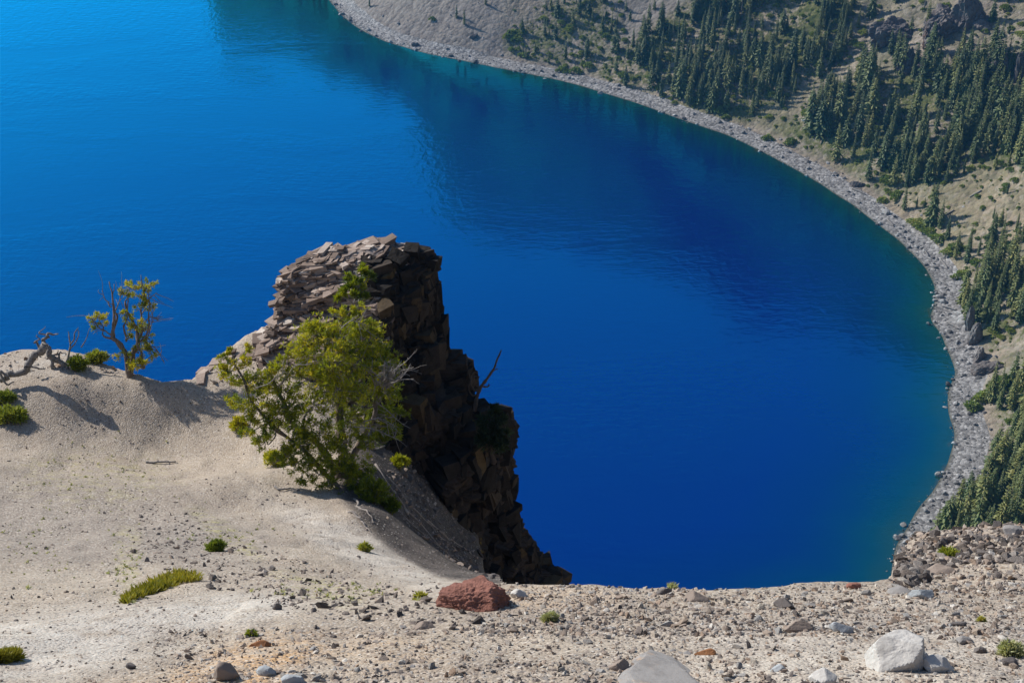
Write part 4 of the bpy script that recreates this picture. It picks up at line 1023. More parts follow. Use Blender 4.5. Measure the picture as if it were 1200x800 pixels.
HER = [
 ('rounded brown stone resting on the orange soil', 266, 784, 30, 28, 'brown', 21, .8, .2, True), ('long rusty flat stone above the rounded brown stone', 305, 752, 27, 11, 'rust', 22, .5, .35, False),
 ('blue grey flat stone at the bottom edge right of the brown stone', 343, 793, 28, 15, 'blue', 23, .7, .4, False), ('blue grey rough stone just right of the rounded brown stone', 313, 783, 26, 18, 'blue', 24, .7, .4, False),
 ('pale wedge stone leaning right beside the white boulder', 1098, 776, 38, 26, 'white', 25, .7, .3, False), ('white angular stone at the bottom edge left of the white boulder', 964, 792, 32, 22, 'white', 26, .8, .3, False),
 ('grey wedge stone with a dark right face below the rubble', 1078, 694, 30, 17, 'blue', 27, .6, .3, False), ('dark brown flat stone up right of the white boulder', 1122, 729, 21, 10, 'darkst', 28, .6, .35, False),
 ('grey brown pointed stone above the flat slab', 935, 731, 34, 19, 'brown', 29, .6, .35, False), ('light grey blocky stone right of the pointed stone', 986, 734, 28, 17, 'blue', 30, .7, .3, False),
 ('brown blocky stone near the lip above the pointed stone', 918, 706, 24, 15, 'darkst', 31, .7, .35, False), ('reddish stone on the water side lip of the gravel', 1000, 685, 18, 12, 'red', 32, .7, .3, False),
 ('long tan slab buried flat under the rubble shelf', 1099, 667, 50, 15, 'brown', 33, .8, .45, False), ('small dark upright stone in the middle of the pale slope', 325, 710, 11, 11, 'darkst', 34, .8, .25, False),
 ('flat brown stone below the red boulder', 497, 731, 27, 11, 'brown', 35, .6, .4, False), ('dark wedge stone at the lower left of the orange soil', 154, 779, 13, 10, 'darkst', 36, .7, .3, False),
 ('pale cream stone touching the right end of the red boulder', 608, 694, 20, 12, 'white', 37, .7, .3, False), ('cream yellow stone right of the white boulder', 1129, 748, 20, 11, 'slabstone', 38, .7, .35, False),
 ('dark square stone between the pale wedge and the feathery plant', 1148, 760, 15, 11, 'darkst', 39, .7, .3, False), ('dark rough stone at the foot of the feathery plant', 1183, 774, 20, 12, 'darkst', 40, .7, .35, False),
 ('tan stone left of the flat grey slab', 725, 777, 26, 17, 'brown', 41, .7, .4, False), ('orange tinted stone on the upper right of the flat slab', 826, 762, 26, 12, 'rust', 42, .6, .4, False),
 ('grey brown boulder on the lip where the gravel meets the water', 816, 698, 30, 15, 'brown', 43, .7, .4, False), ('dark stone beside the grey brown lip boulder', 778, 692, 20, 11, 'darkst', 44, .7, .35, False),
 ('long pale grey slab lying flat behind the wedge stone', 1056, 690, 34, 14, 'slabstone', 45, .8, .45, False), ('broad pale slab on top of the right rubble shelf', 1188, 622, 26, 12, 'slabstone', 46, .8, .35, False),
 ('bluish stone left of the white angular stone', 913, 781, 22, 12, 'blue', 47, .7, .4, False), ('small white stone at the foot of the white boulder', 1081, 767, 14, 8, 'blue', 48, .7, .3, False)]
for lab, x, y, w_, h_, mt, sd_, ra, sk_, sm in HER:
    hero('stone', lab, x, y, w_, h_, mt, sd_, 4 if w_ > 20 else 3, None, ra, .05 if not sm else .02, .015, rz=sd_ * 1.3, sink=sk_, smooth_=sm, npl=22 if sm else 11)

r = np.random.RandomState(77)
ST = []   # point, radius, flat, tint, zone, depth
def scatter(zone, n, x0, x1, y0, y1, rmed, sig, rmax, tint, flat=.65, poly=None, clump=0.0, tsd=.22):
    k = 0
    while k < n:
        k += 1
        x, y = r.uniform(x0, x1), r.uniform(y0, y1)
        if poly is not None and not inpoly(np.array([x]), np.array([y]), poly)[0]: continue
        if clump and vnoise(np.array([x * .03, y * .06, 3.3]), 4) < clump * r.uniform(-1, 1): continue
        h = hit(x, y, 75)
        if h is None: continue
        ST.append((h[0], min(rmax, rmed * math.exp(r.normal() * sig)), flat, float(np.clip(tint + r.normal(0, tsd), 0, 1)), zone, h[1], x, y))
LIP = 'gravel lip'; FOOT = 'gravel foot'; HILL = 'hill'; CREASE = 'crease'; RUB = 'rubble'; SHADE = 'shade'; CRESTZ = 'crest'
scatter(LIP, 6500, 560, 1215, 684, 745, .023, .5, .09, .5, tsd=.3)
scatter(FOOT, 5200, 180, 1215, 735, 806, .019, .5, .075, .5, tsd=.3)
scatter(LIP, 420, 640, 1215, 686, 745, .048, .35, .10, .42, tsd=.3)
scatter(FOOT, 420, 240, 1215, 735, 806, .038, .35, .08, .42, tsd=.3)
scatter(LIP, 900, 1050, 1215, 654, 700, .04, .45, .12, .4, tsd=.3)
scatter(FOOT, 900, -10, 260, 690, 806, .012, .5, .05, .35, tsd=.3)
scatter(HILL, 4200, -10, 520, 440, 720, .024, .45, .07, .15, clump=.6, tsd=.2)
scatter(CREASE, 2300, 140, 560, 590, 735, .034, .5, .12, .10, poly=[(165, 590), (215, 600), (300, 640), (420, 680), (560, 700), (560, 735), (380, 725), (240, 690), (150, 650)], tsd=.2)
scatter(RUB, 2200, 1045, 1215, 610, 690, .066, .45, .17, .22, .75, poly=[(1075, 608), (1215, 608), (1215, 660), (1120, 662), (1075, 690), (1045, 690), (1050, 640)], tsd=.3)
scatter(SHADE, 2600, 450, 640, 510, 695, .06, .5, .2, .07, .6, poly=[(455, 520), (500, 520), (600, 640), (625, 690), (600, 686), (530, 662), (450, 590)], tsd=.16)  # low tint puts the bank's shade into the stone colour
scatter(CRESTZ, 320, -5, 140, 412, 446, .06, .5, .2, .6, .3, poly=[(-5, 414), (60, 408), (135, 428), (140, 440), (60, 432), (-5, 440)])
scatter(CRESTZ, 260, 230, 345, 388, 455, .05, .6, .2, .6, .35, poly=[(230, 448), (310, 388), (345, 395), (330, 430), (260, 452)])
ST.sort(key=lambda s: -s[1] / s[5])
protos = []
for k in range(26):
    v, f = facet_rock(300 + k, 2, 9 + k % 5, .05, (1, r.uniform(.65, .95), r.uniform(.5, .8)), 0, .015)
    mb = MB(); mb.add(v, f); protos.append(mb.mesh('stone_shape', M['stone'], False))
sharp = []
for k in range(26):
    v, f = hull(k); mb = MB(); mb.add(v * np.array([1, 1, 1.35]), f); sharp.append(mb.mesh('stone_shape', M['stone'], False))
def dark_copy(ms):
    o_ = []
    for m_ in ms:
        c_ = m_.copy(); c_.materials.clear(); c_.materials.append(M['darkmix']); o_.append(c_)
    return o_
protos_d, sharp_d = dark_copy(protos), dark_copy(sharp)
WORD = {LIP: ('angular stone on the gravel lip above the water', 'stones on the gravel lip'), FOOT: ('angular stone in the gravel along the bottom of the slope', 'stones along the bottom of the slope'),
        HILL: ('dark stone scattered on the open pumice hillside', 'stones on the open hillside'), CREASE: ('dark stone in the stony crease of the slope', 'stones in the crease'),
        RUB: ('block in the rubble heap above the lake shore', 'blocks of the rubble heap'), SHADE: ('block in the shaded scree under the lava outcrop', 'blocks in the shaded scree'),
        CRESTZ: ('flat plate stone along the sunlit crest', 'plates along the crest')}
NIND = 268; STOBJ = []
mbs = MB()
for k, (p, rad_, fl, tint, zone, D_, x, y) in enumerate(ST):
    if k < NIND:
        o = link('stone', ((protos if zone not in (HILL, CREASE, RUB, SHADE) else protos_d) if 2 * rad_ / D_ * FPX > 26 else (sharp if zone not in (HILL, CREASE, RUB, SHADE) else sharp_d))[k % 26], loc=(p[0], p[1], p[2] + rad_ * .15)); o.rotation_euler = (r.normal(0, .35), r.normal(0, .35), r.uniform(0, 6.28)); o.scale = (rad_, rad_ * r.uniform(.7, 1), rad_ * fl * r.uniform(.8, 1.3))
        px_ = 2 * rad_ / D_ * FPX
        sz = 'large' if px_ > 22 else ('mid sized' if px_ > 14 else 'small')
        lab, grp = sz + ' ' + WORD[zone][0], WORD[zone][1]
        hd = [(np.linalg.norm(np.array(p[:]) - h_[0]), h_[1]) for h_ in HEROES]; dmin, hl_ = min(hd)
        if dmin < 1.1 and zone in (LIP, FOOT, CREASE):
            short = ' '.join(hl_.split()[:4]) if 'boulder' in ' '.join(hl_.split()[:4]) or 'stone' in ' '.join(hl_.split()[:4]) else ' '.join(hl_.split()[:3])
            lab = sz + ' angular stone lying close to the ' + short; grp = 'stones close to the ' + short
        tag(o, lab, 'stone', grp); STOBJ.append((o, zone, x, y, 2 * rad_ / D_))
    else:
        v, f = hull(r.randint(40)); v = (v * np.array([1, r.uniform(.7, 1), fl * r.uniform(.7, 1.4)]) * rad_) @ rotm(r).T if r.uniform() < .5 else (v * np.array([1, r.uniform(.7, 1), fl]) * rad_) @ rotz(r.uniform(0, 6.28)).T
        mbs.add(v + np.array(p[:]) + np.array([0, 0, rad_ * .12]), f, var=tint)
def single_out(rows, what):
    # the extremes of each set are told apart by their size and place
    for key in sorted(set(t[1] for t in rows), key=str):
        L_ = [t for t in rows if t[1] == key]
        if len(L_) < 7: continue
        done = set()
        for words, fn in (('largest', lambda t: -t[4]), ('leftmost', lambda t: t[2]), ('rightmost', lambda t: -t[2]), ('topmost', lambda t: t[3]), ('lowest', lambda t: -t[3]), ('smallest', lambda t: t[4])):
            t = min((q for q in L_ if id(q[0]) not in done), key=fn); done.add(id(t[0])); t[0]['label'] = words + ' ' + what(key)
single_out(STOBJ, lambda z: WORD[z][0])
gv_ = link('gravel', mbs.mesh('gravel', M['gravel'], False)); tag(gv_, 'loose gravel and pebbles strewn over the pumice slope', 'gravel', kind='stuff')
# specks of low herbs on the pumice
mbs = MB(); C_ = []
for k in range(330):
    a = [(110, 560, 90, 40), (390, 693, 70, 10), (265, 627, 50, 12), (150, 660, 18, 40), (40, 640, 50, 30), (110, 560, 90, 40)][k % 6]
    h = hit(a[0] + r.normal() * a[2] * .6, a[1] + r.normal() * a[3] * .6, 75)
    if h: C_.append(h[0][:])
C_ = np.array(C_)
v, qd, vr = tuft_arrays(C_, np.repeat(np.array([[0, 0, 1.]]), len(C_), 0), np.clip(np.exp(r.normal(-3.2, .3, len(C_))), .02, .07), 16, r, .15, .8, var=np.clip(r.normal(.6, .25, len(C_)), 0, 1))
mbs.add(v, quads=qd, var=vr); o = link('ground_herbs', mbs.mesh('ground_herbs', M['sage'], False)); tag(o, 'tiny low herbs dotting the pumice', 'herbs', kind='stuff')

# ------------------------------------------------------------------ forest on the crater wall
def conifer(seed, whorls=26, rad_=.15, gap=.0, ragged=.3, nb=7, trunk_show=.06):
    """unit-height conifer: (trunk MB, crown MB)"""
    r = np.random.RandomState(seed); tb = MB(); cb = MB()
    tube(tb, [(0, 0, -.06), (0, 0, .3), (r.normal(0, .006), r.normal(0, .006), .7), (0, 0, .985)], [.017, .013, .008, .002], 5)
    lop = r.uniform(0, 6.28)
    for i in range(whorls):
        t = trunk_show + (1 - trunk_show) * (i + r.uniform(-.3, .3)) / whorls
        if r.uniform() < gap: continue
        R_ = rad_ * (1 - t) ** .72 * (1 - .45 * math.exp(-t * 7)) * r.uniform(.75, 1.2) + .008
        a0 = r.uniform(0, 6.28)
        for k in range(nb):
            a = a0 + k * 6.283 / nb + r.normal(0, .25)
            l = R_ * r.uniform(1 - ragged, 1 + ragged * .7) * (1 + .15 * math.cos(a - lop))
            d = np.array([math.cos(a), math.sin(a), 0]); s_ = np.array([-d[1], d[0], 0])
            dz = -.35 * l + .25 * l * t
            w_ = l * r.uniform(.15, .26)
            p0 = np.array([0, 0, t]); m_ = p0 + d * l * .55 + np.array([0, 0, dz * .35]); e = p0 + d * l + np.array([0, 0, dz])
            sag = np.array([0, 0, -.30 * w_])
            v = np.array([p0, m_ + s_ * w_ + sag, e, m_ - s_ * w_ + sag, m_ + np.array([0, 0, .10 * l]), e + s_ * w_ * .5 - d * l * .12 + sag, e - s_ * w_ * .5 - d * l * .12 + sag])
            tr = [(0, 1, 4), (0, 4, 3), (4, 1, 5), (4, 5, 2), (4, 2, 6), (4, 6, 3)]
            cb.add(v, tr, var=np.clip(.48 + r.normal(0, .13), 0, 1))
    cb.add(np.array([(.006, 0, .94), (-.004, .006, .94), (-.004, -.006, .94), (0, 0, 1.02)]), [(0, 1, 3), (1, 2, 3), (2, 0, 3)], var=.6)
    return tb, cb
KINDS_ = []
for k in range(12):
    tb, cb = conifer(500 + k, whorls=32 + 3 * (k % 4), rad_=[.10, .13, .165, .115, .20, .14][k % 6], gap=[0, .05, .12][k % 3], ragged=[.25, .4, .5][k % 3], nb=8 + k % 2)
    KINDS_.append((tb, cb, tb.mesh('fir_trunk', M['firbark'], True), cb.mesh('fir_crown', M['fir'], False)))
tbd, cbd = conifer(560, 22, .10, .25, .5, 6)
BRIGHT = []
for tb, cb, tm, cm_ in KINDS_:
    c2 = MB(); c2.add(np.concatenate(cb.v), np.concatenate(cb.t), None, var=np.clip(np.concatenate(cb.a) + .16, 0, 1)); BRIGHT.append((tb, c2, tm, c2.mesh('fir_crown_light', M['fir'], False)))
deadmesh = (tbd.mesh('dead_trunk', M['firbark'], True), cbd.mesh('dead_crown', M['deadfir'], False))
hb = BVHTree.FromPolygons([Vector(v) for v in V], strip(0, NS - 1).tolist())
# sample standing places over the wall by the density of each zone
area = np.zeros((NU, NS)); du = np.linalg.norm(np.roll(P3, -1, 0) - P3, axis=2); ds_ = np.linalg.norm(np.roll(P3, -1, 1) - P3, axis=2)
area[:-1, :-1] = (du * ds_)[:-1, :-1]
area[:, sl > 420] = 0
clump = smooth(fbm(np.stack([P3[..., 0] * .035, P3[..., 1] * .035, P3[..., 2] * .035], -1), 91, 3), -.35, .35) * 1.5 + .15
lam = area * dens * clump * 1e-3
lam[:i_first - 120] = 0; lam[i_last + 40:] = 0
r = np.random.RandomState(5)
cnt = r.poisson(lam); ii, jj = np.nonzero(cnt)
TR = []
for i, j in zip(ii, jj):
    for _ in range(cnt[i, j]):
        fu, fv = r.uniform(), r.uniform()
        p = (P3[i, j] * (1 - fu) + P3[i + 1, j] * fu) * (1 - fv) + (P3[i, j + 1] * (1 - fu) + P3[i + 1, j + 1] * fu) * fv
        z_ = zid[i, j]
        hgt = {1: 8.5, 3: 14.5, 5: 11, 6: 16.5, 7: 12, 8: 9, 9: 10, 10: 17, 11: 8, 12: 17}.get(int(z_), 11) * math.exp(r.normal(-.24, .30))
        p = p + np.r_[r.normal(0, 4, 2), 0]; hz_ = hb.ray_cast(Vector((p[0], p[1], 900)), Vector((0, 0, -1)))[0]
        if hz_ is None or hz_.z < 2.2: continue
        TR.append((np.array(hz_[:]), min(hgt, 24), int(z_)))
# lone trees the photo shows apart from the stands: photo foot, height, words
LONE = [(433, 8, 7, 'lone small fir near the top of the grey scree by the far shore'), (535, 22, 8, 'upper of two small firs standing on the grey scree'), (544, 29, 9, 'lower of two small firs standing on the grey scree'), (569, 6, 6, 'dark bushy fir at the top edge of the grey scree'),
        (612, 40, 9, 'fir at the upper left corner of the brushy rib'), (679, 18, 12, 'tall fir at the head of the brushy rib'), (651, 47, 11, 'tallest slim fir in the middle of the brushy rib'), (663, 70, 11, 'fir by the dead log on the brushy rib'), (767, 11, 6, 'round lone fir on the purple scree'),
        (979, 190, 19, 'lone tall fir at the beach end of the pale bank'), (1017, 212, 14, 'dark fir left of the gap above the driftwood beach'), (1047, 218, 15, 'fir standing alone above the driftwood log'), (1092, 262, 18, 'tallest of the firs on the bare bank'), (1101, 268, 13, 'shorter fir hugging the tallest fir on the bare bank'),
        (1133, 308, 13, 'fir at the foot of the bank scree'), (1146, 300, 9, 'small fir beside the fir at the foot of the bank scree'), (1160, 290, 15, 'fir on the right side of the bare bank'), (1172, 292, 15, 'dark fir behind the right side of the bare bank'), (1184, 322, 22, 'very tall thin fir rising above the bank scree')]
def hill_hit(px, py):
    d = Vector(W(px, py, 1.0)) - EYE; d.normalize(); h = hb.ray_cast(EYE, d, 3000); return h[0]
for x, y, hh, lab in LONE:
    p = hill_hit(x, y); k = KINDS_[(x + y) % 12]
    if p is None: continue
    TR = [t for t in TR if np.hypot(t[0][0] - p[0], t[0][1] - p[1]) > 5]
    o = thing('fir_tree', lab, 'fir tree', tuple(p)); s_ = hh
    link('trunk', k[2], o); link('crown', k[3], o); o.scale = (s_, s_, s_); o.rotation_euler = (0, 0, x * 1.7)
p = hill_hit(1082, 58)
o = thing('dead_fir', 'reddish brown dead fir in front of the dark crags', 'dead fir', tuple(p)); link('trunk', deadmesh[0], o); link('crown', deadmesh[1], o); o.scale = (14, 14, 14)
for x, y, hh, lab in ((868, 22, 13, 'bare grey snag poking out of the fir forest'), (1150, 55, 9, 'short bare trunk on the scree right of the crags'), (1083, 10, 8, 'thin bare trunk above the crags')):
    p = hill_hit(x, y); mbx = MB(); rr_ = np.random.RandomState(x)
    tube(mbx, wobble([(0, 0, -.5), (.1, 0, hh * .5), (0, 0, hh)], 10, .15, x), np.linspace(.28, .06, 10), 6)
    for k in range(9):
        z_ = hh * rr_.uniform(.3, .95); a = rr_.uniform(0, 6.28); l = rr_.uniform(.5, 1.3)
        tube(mbx, [(0, 0, z_), (math.cos(a) * l * .6, math.sin(a) * l * .6, z_ - .05), (math.cos(a) * l, math.sin(a) * l, z_ - .3)], [.07, .05, .03], 4)
    tag(link('dead_snag', mbx.mesh('dead_snag', M['deadwood'], True), loc=tuple(p)), lab, 'dead tree')
Pt = np.array([t[0] for t in TR]); Ht = np.array([t[1] for t in TR])
tx, ty, tD = project(Pt); tx2, ty2, _ = project(Pt + np.c_[np.zeros((len(Pt), 2)), Ht])
seen = (tx > -5) & (tx < 1205) & (ty > -3) & (ty2 < 650) & (tD > 0)
app = np.where(seen, Ht / np.maximum(tD, 1), 0)
order = np.argsort(-app)
NAMES = {0: 'on the open grey scree', 1: 'on the brushy rib above the far beach', 2: 'on the purple scree', 3: 'in the fir forest on the far slope', 4: 'in the pale gap between the stands', 5: 'among the high crags', 6: 'in the dark stand below the crags',
         7: 'on the fringe just above the beach', 8: 'on the bare tan bank', 9: 'beside the bank scree', 10: 'in the stand above the low cliff', 11: 'by the green chute', 12: 'in the nearest stand above the rubble heap'}
mt, mc = MB(), MB(); NTREE = 281; nin = 0; FIRS = []
for q_, k in enumerate(order):
    p, hh, z_ = TR[k]; kd = (BRIGHT if z_ in (8, 9, 10, 12) else KINDS_)[r.randint(12)]; rz_ = r.uniform(0, 6.28)
    wd_ = hh * r.uniform(.85, 1.2)
    if nin < NTREE and app[k] > 0:
        o = thing('fir_tree', None, None, tuple(p))
        sz = 'tall slender' if hh > 17 else ('mid sized' if hh > 11 else 'short')
        where = NAMES.get(z_, 'on the crater wall'); lvl = 'low' if p[2] < 22 else ('midway' if p[2] < 60 else 'high')
        tag(o, '%s green fir %s up the wall, %s' % (sz, lvl, where), 'fir tree', 'firs ' + where); FIRS.append((o, where, tx[k], ty[k], app[k]))
        link('trunk', kd[2], o); link('crown', kd[3], o); o.scale = (wd_, wd_, hh); o.rotation_euler = (r.normal(0, .02), r.normal(0, .02), rz_); nin += 1
    else:
        if not seen[k] and r.uniform() < .35: continue
        A_ = rotz(rz_).T; sv_ = np.array([wd_, wd_, hh]); dv = r.normal(0, .22)
        for src, dst in ((kd[0], mt), (kd[1], mc)):
            vs = np.concatenate(src.v) * sv_ @ A_ + p
            dst.add(vs, np.concatenate(src.t) if src.t else None, np.concatenate(src.q) if src.q else None, var=np.clip(np.concatenate(src.a) + dv, 0, 1))
single_out(FIRS, lambda w_: 'fir ' + w_)
forest = link('distant_forest', mc.mesh('distant_forest', M['firstuff'], False)); tag(forest, 'mass of smaller firs filling the stands on the crater wall', 'forest', kind='stuff')
ft_ = link('distant_trunks', mt.mesh('distant_trunks', M['firbark'], True)); ft_.parent = forest; tag(ft_, kind='stuff')
print('TREES', len(TR), 'in view', int(seen.sum()))

# green shrubs on the wall and the low brush between them
def bushmesh(seed):
    r = np.random.RandomState(seed); cb = MB()
    n = 130; a = r.uniform(0, 6.28, n); rr_ = np.sqrt(r.uniform(0, 1, n)); lump = 1 + .3 * np.sin(a * 3 + seed)
    z_ = (1 - rr_ ** 2) * .8 * r.uniform(.4, 1, n)
    c = np.stack([np.cos(a) * rr_ * lump, np.sin(a) * rr_ * lump, z_], -1)
    d = c * np.array([1, 1, .6]) + np.array([0, 0, .5]); d /= np.linalg.norm(d, axis=1)[:, None]
    v, qd, vr = tuft_arrays(c, d, .34, 5, r, .35, .8, var=np.clip(r.normal(.5, .16, n), 0, 1)); cb.add(v, quads=qd, var=vr)
    return cb
BU = [bushmesh(700 + k) for k in range(6)]; BM = [b_.mesh('slope_shrub', M['farshrub'], False) for b_ in BU]
lamb = area * np.clip(veg - .15, 0, 1) * 190e-3 * np.where(inf, 1, .03) * np.clip(clump, .3, 1.2) * (S2 > bw[:, None] + 1); lamb[:i_first - 60] = 0; lamb[i_last + 30:] = 0
cnt = r.poisson(lamb); ii, jj = np.nonzero(cnt); BS = []
for i, j in zip(ii, jj):
    p = P3[i, j] + (P3[min(i + 1, NU - 1), j] - P3[i, j]) * r.uniform() + (P3[i, j + 1] - P3[i, j]) * r.uniform()
    BS.append((p, min(2.6, .75 * math.exp(r.normal(0, .5))), int(zid[i, j])))
for x, y, s_ in [(600, 40, 3.2), (607, 46, 3.0), (612, 38, 2.6), (594, 44, 2.4), (660, 83, 3), (675, 84, 3), (690, 78, 2.6), (1040, 212, 2.8), (1075, 262, 3.5), (1082, 268, 3.2), (1090, 272, 3), (1100, 280, 3.2), (1112, 296, 2.8), (1122, 290, 2.6), (1150, 470, 3), (1160, 463, 3), (1170, 455, 3), (1180, 450, 3), (1140, 478, 2.6), (1125, 325, 2.6), (1132, 322, 2.6), (1050, 232, 2.6), (1035, 236, 2.2), (925, 168, 2.2), (900, 163, 2.4), (507, 23, 1.8)]:
    p = hill_hit(x, y)
    if p is not None: BS.append((np.array(p[:]), s_, 20))
bx, by, bD2 = project(np.array([b_[0] for b_ in BS]))
bs_seen = (bx > 0) & (bx < 1200) & (by > 0) & (by < 640)
bsz = np.where(bs_seen, np.array([b_[1] for b_ in BS]) / bD2, 0)
mb = MB()
SHB = []
BW = {1: 'on the brushy rib', 3: 'at the foot of the far fir forest', 6: 'under the dark fir stand', 7: 'on the fringe above the beach', 8: 'on the bare tan bank', 9: 'beside the bank scree', 12: 'under the nearest stand', 5: 'among the high crags', 10: 'above the low cliff', 11: 'in the green chute', 4: 'in the pale gap'}
for q_, k in enumerate(np.argsort(-bsz)):
    p, s_, z_ = BS[k]; b_ = r.randint(6)
    if q_ < 110 and bsz[k] > 0:
        o = link('slope_shrub', BM[b_], loc=tuple(p)); o.scale = (s_, s_, s_ * r.uniform(.7, 1.1)); o.rotation_euler = (0, 0, r.uniform(0, 6.28))
        w_ = BW.get(z_, 'low on the slope above the beach') if z_ != 20 else 'low on the slope above the beach'
        tag(o, 'leafy green shrub growing ' + w_, 'shrub', 'shrubs ' + w_); SHB.append((o, w_, bx[k], by[k], bsz[k]))
    else:
        src = BU[b_]; mb.add(np.concatenate(src.v) * s_ @ rotz(r.uniform(0, 6.28)).T + p, None, np.concatenate(src.q), var=np.clip(np.concatenate(src.a) + r.normal(0, .15), 0, 1))
single_out(SHB, lambda w_: 'leafy green shrub ' + w_)
o = link('slope_brush', mb.mesh('slope_brush', M['farshrub'], False)); tag(o, 'low green brush covering the crater wall', 'brush', kind='stuff')

# crags
CR = [(1050, 34, 26, 22, 'big dark rounded crag at the left of the high crags', 'dk'), (1103, 28, 30, 26, 'long broken crag in the middle of the high crags', ''), (1138, 20, 20, 26, 'dark upright crag at the right of the high crags', 'dk'), (1150, 26, 14, 10, 'small knob of rock right of the high crags', ''),
      (1064, 72, 17, 24, 'ribbed crag rising from the dark fir stand', ''), (1082, 78, 9, 14, 'small pillar beside the ribbed crag', ''), (1178, 72, 18, 26, 'dark crag at the upper right edge', 'dk'), (1198, 80, 12, 34, 'tall crag cut by the right edge', ''), (1170, 40, 7, 12, 'pale fin of rock below the right trees', ''),
      (1143, 392, 12, 26, 'low dark cliff standing behind the gravel beach', 'dk'), (1148, 415, 12, 16, 'broken lower block of the low cliff', ''), (1160, 430, 22, 12, 'dark ledge above the green chute', 'dk'), (1136, 378, 6, 24, 'narrow black pillar at the left of the low cliff', 'dk'),
      (1151, 310, 6, 6, 'dark round boulder on the bank scree', 'dk'), (1170, 313, 9, 6, 'second dark boulder higher on the bank scree', 'dk'), (488, 52, 5, 5, 'dark boulder at the foot of the grey scree', 'dk'), (557, 42, 5, 4, 'pale boulder on the grey scree', ''), (1003, 216, 9, 5, 'grey ledge of rock above the driftwood beach', '')]
for k, (x, y, w_, h_, lab, dk) in enumerate(CR):
    p = hill_hit(x, y + h_ * .3)
    if p is None: continue
    D_ = float(project(np.array(p[:]))[2]); kk = D_ / FPX
    v, f = facet_rock(820 + k, 5 if w_ > 15 else 4, 20, .16, (1, 1, 1), 0, .07)
    cel = cells(v * np.array([3, 3, 1.4]) + k, 3); v = v * (1 + .22 * (cel[2] - .5) - .12 * np.exp(-(cel[1] - cel[0]) * 9))[:, None]
    e = np.array([w_ * kk, w_ * kk * .75, h_ * kk * 1.0])
    mb = MB(); mb.add(v * e, f); o = link('crag' if w_ > 6 else 'boulder', mb.mesh('crag', M['crag'], False), loc=tuple(p)); o.rotation_euler = (0, 0, .4 * math.sin(k * 2.1))
    tag(o, lab, 'crag' if w_ > 6 else 'boulder')

# boulders along the beach
r = np.random.RandomState(15); BB = []
i0, i1 = i_first - 6, i_last
for k in range(4200):
    i = r.randint(i0, i1); s_ = r.beta(1.2, 1.6) * (bw[i] + 3.0) - .8
    if k % 14 == 0: s_ = -abs(r.normal(0, 1.6))
    if k % 9 == 0: s_ = bw[i] + abs(r.normal(0, 7))
    j = int(np.searchsorted(sl, s_)); j = min(max(j, 1), NS - 1); t = (s_ - sl[j - 1]) / (sl[j] - sl[j - 1])
    p = P3[i, j - 1] * (1 - t) + P3[i, j] * t + np.r_[r.normal(0, .8, 2), 0]
    BB.append((p, min(1.5, .26 * math.exp(r.normal(0, .6))), s_))
for k in range(5200):      # scree blocks on the open slopes
    i = r.randint(i_first - 60, i_last); j = r.randint(int(np.searchsorted(sl, 14)), int(np.searchsorted(sl, 260)))
    if not inf[i, j] or (k > 2600 and zid[i, j] not in (0, 2, 5)) or r.uniform() > 1.1 - veg[i, j] * 1.2: continue
    BB.append((P3[i, j] + (P3[i + 1, j] - P3[i, j]) * r.uniform() + (P3[i, j + 1] - P3[i, j]) * r.uniform(), min(1.4, .38 * math.exp(r.normal(0, .5))), 99))
sx, sy, sD = project(np.array([b_[0] for b_ in BB]))
sap = np.where((sx > 0) & (sx < 1200) & (sy > 0) & (sy < 640), np.array([b_[1] for b_ in BB]) / sD, 0)
prb = []
for k in range(10):
    v, f = facet_rock(900 + k, 2, 10, .06, (1, .85, .65), 0, .02); mb = MB(); mb.add(v, f); prb.append(mb.mesh('shore_boulder', M['shore'], False))
mb = MB(); nb_ = 0; BOB = []
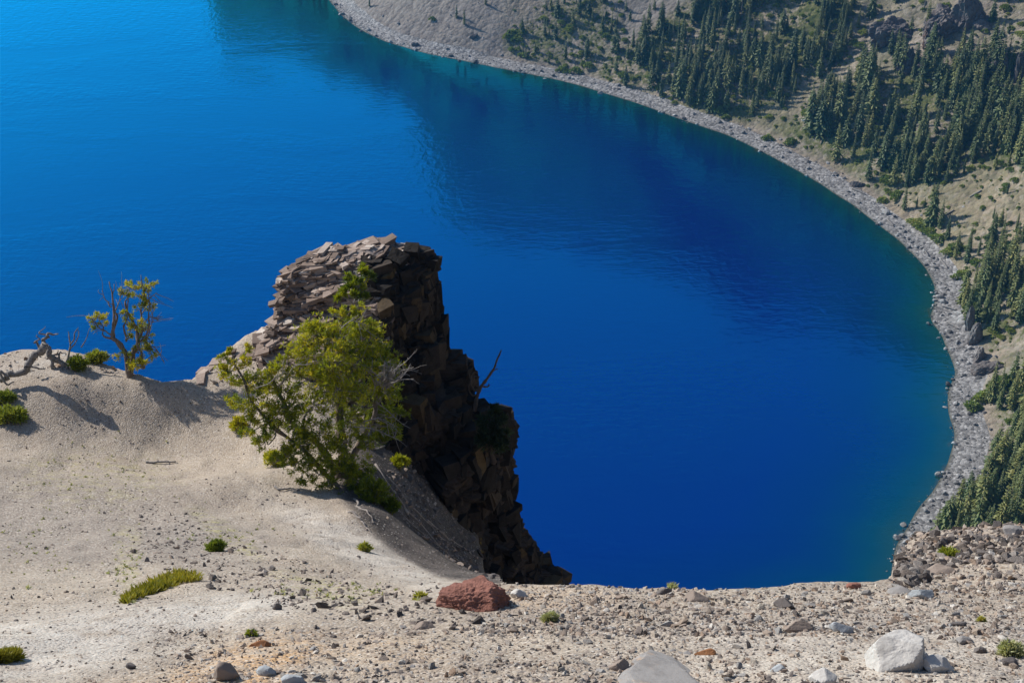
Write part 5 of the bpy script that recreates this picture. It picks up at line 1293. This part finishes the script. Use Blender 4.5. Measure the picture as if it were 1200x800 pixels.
for k in np.argsort(-sap):
    p, s_, sh = BB[k]
    if nb_ < 230 and sap[k] > 0 and sh < 99:
        o = link('boulder', prb[nb_ % 10], loc=tuple(p + np.array([0, 0, s_ * .2]))); o.scale = (s_, s_, s_); o.rotation_euler = (r.normal(0, .3), r.normal(0, .3), r.uniform(0, 6.28)); nb_ += 1
        if sh < 0: lab, gr = 'grey boulder lying in the shallows off the beach', 'boulders in the shallows'
        elif sx[k] < 800: lab, gr = 'grey boulder on the far stretch of beach below the fir forest', 'boulders on the far beach'
        elif sx[k] < 1060: lab, gr = 'grey boulder on the middle stretch of beach', 'boulders on the middle beach'
        elif sy[k] < 420: lab, gr = 'grey boulder on the beach below the bare bank', 'boulders on the beach below the bank'
        else: lab, gr = 'grey boulder on the beach below the nearest firs', 'boulders on the near beach'
        tag(o, lab, 'boulder', gr); BOB.append((o, lab, sx[k], sy[k], sap[k]))
    else:
        v, f = hull(r.randint(40)); mb.add((v * s_) @ rotm(r).T + p, f, var=r.beta(2, 2))
single_out(BOB, lambda l_: l_)
o = link('shore_rubble', mb.mesh('shore_rubble', M['shorestuff'], False)); tag(o, 'cobbles and rubble lining the beach and scree', 'rubble', kind='stuff')
# driftwood
DW = [((998, 221), (1014, 229), 'long white driftwood log lying above the middle beach'), ((1102, 305), (1110, 315), 'pale log on the beach below the bank scree'), ((1104, 359), (1121, 364), 'white log across the boulders of the narrow beach'), ((1109, 378), (1123, 386), 'slanting white log beside the low dark cliff'), ((843, 149), (850, 152), 'pale log at the back of the beach by the pale gap'),
      ((1040, 258), (1047, 266), 'thin bleached log on the middle beach'), ((700, 66), (708, 71), 'bleached dead log on the brushy rib'), ((1136, 52), (1143, 56), 'white fallen log on the scree near the crags'), ((1118, 247), (1106, 254), 'fallen grey trunk across the bare bank'), ((1150, 224), (1136, 232), 'long dark fallen trunk on the bare bank'), ((1082, 293), (1088, 301), 'short bleached log at the back of the beach')]
for a, b_, lab in DW:
    p0, p1 = hill_hit(*a), hill_hit(*b_)
    if p0 is None or p1 is None: continue
    mb = MB(); P = [np.array(p0) + [0, 0, .35], (np.array(p0) + np.array(p1)) / 2 + [0, 0, .45], np.array(p1) + [0, 0, .35]]
    tube(mb, wobble(P, 10, .12, a[0]), np.linspace(.36, .2, 10), 7)
    tag(link('driftwood_log', mb.mesh('driftwood_log', M['deadwood'], True, origin=P[1]), loc=tuple(P[1])), lab, 'log')
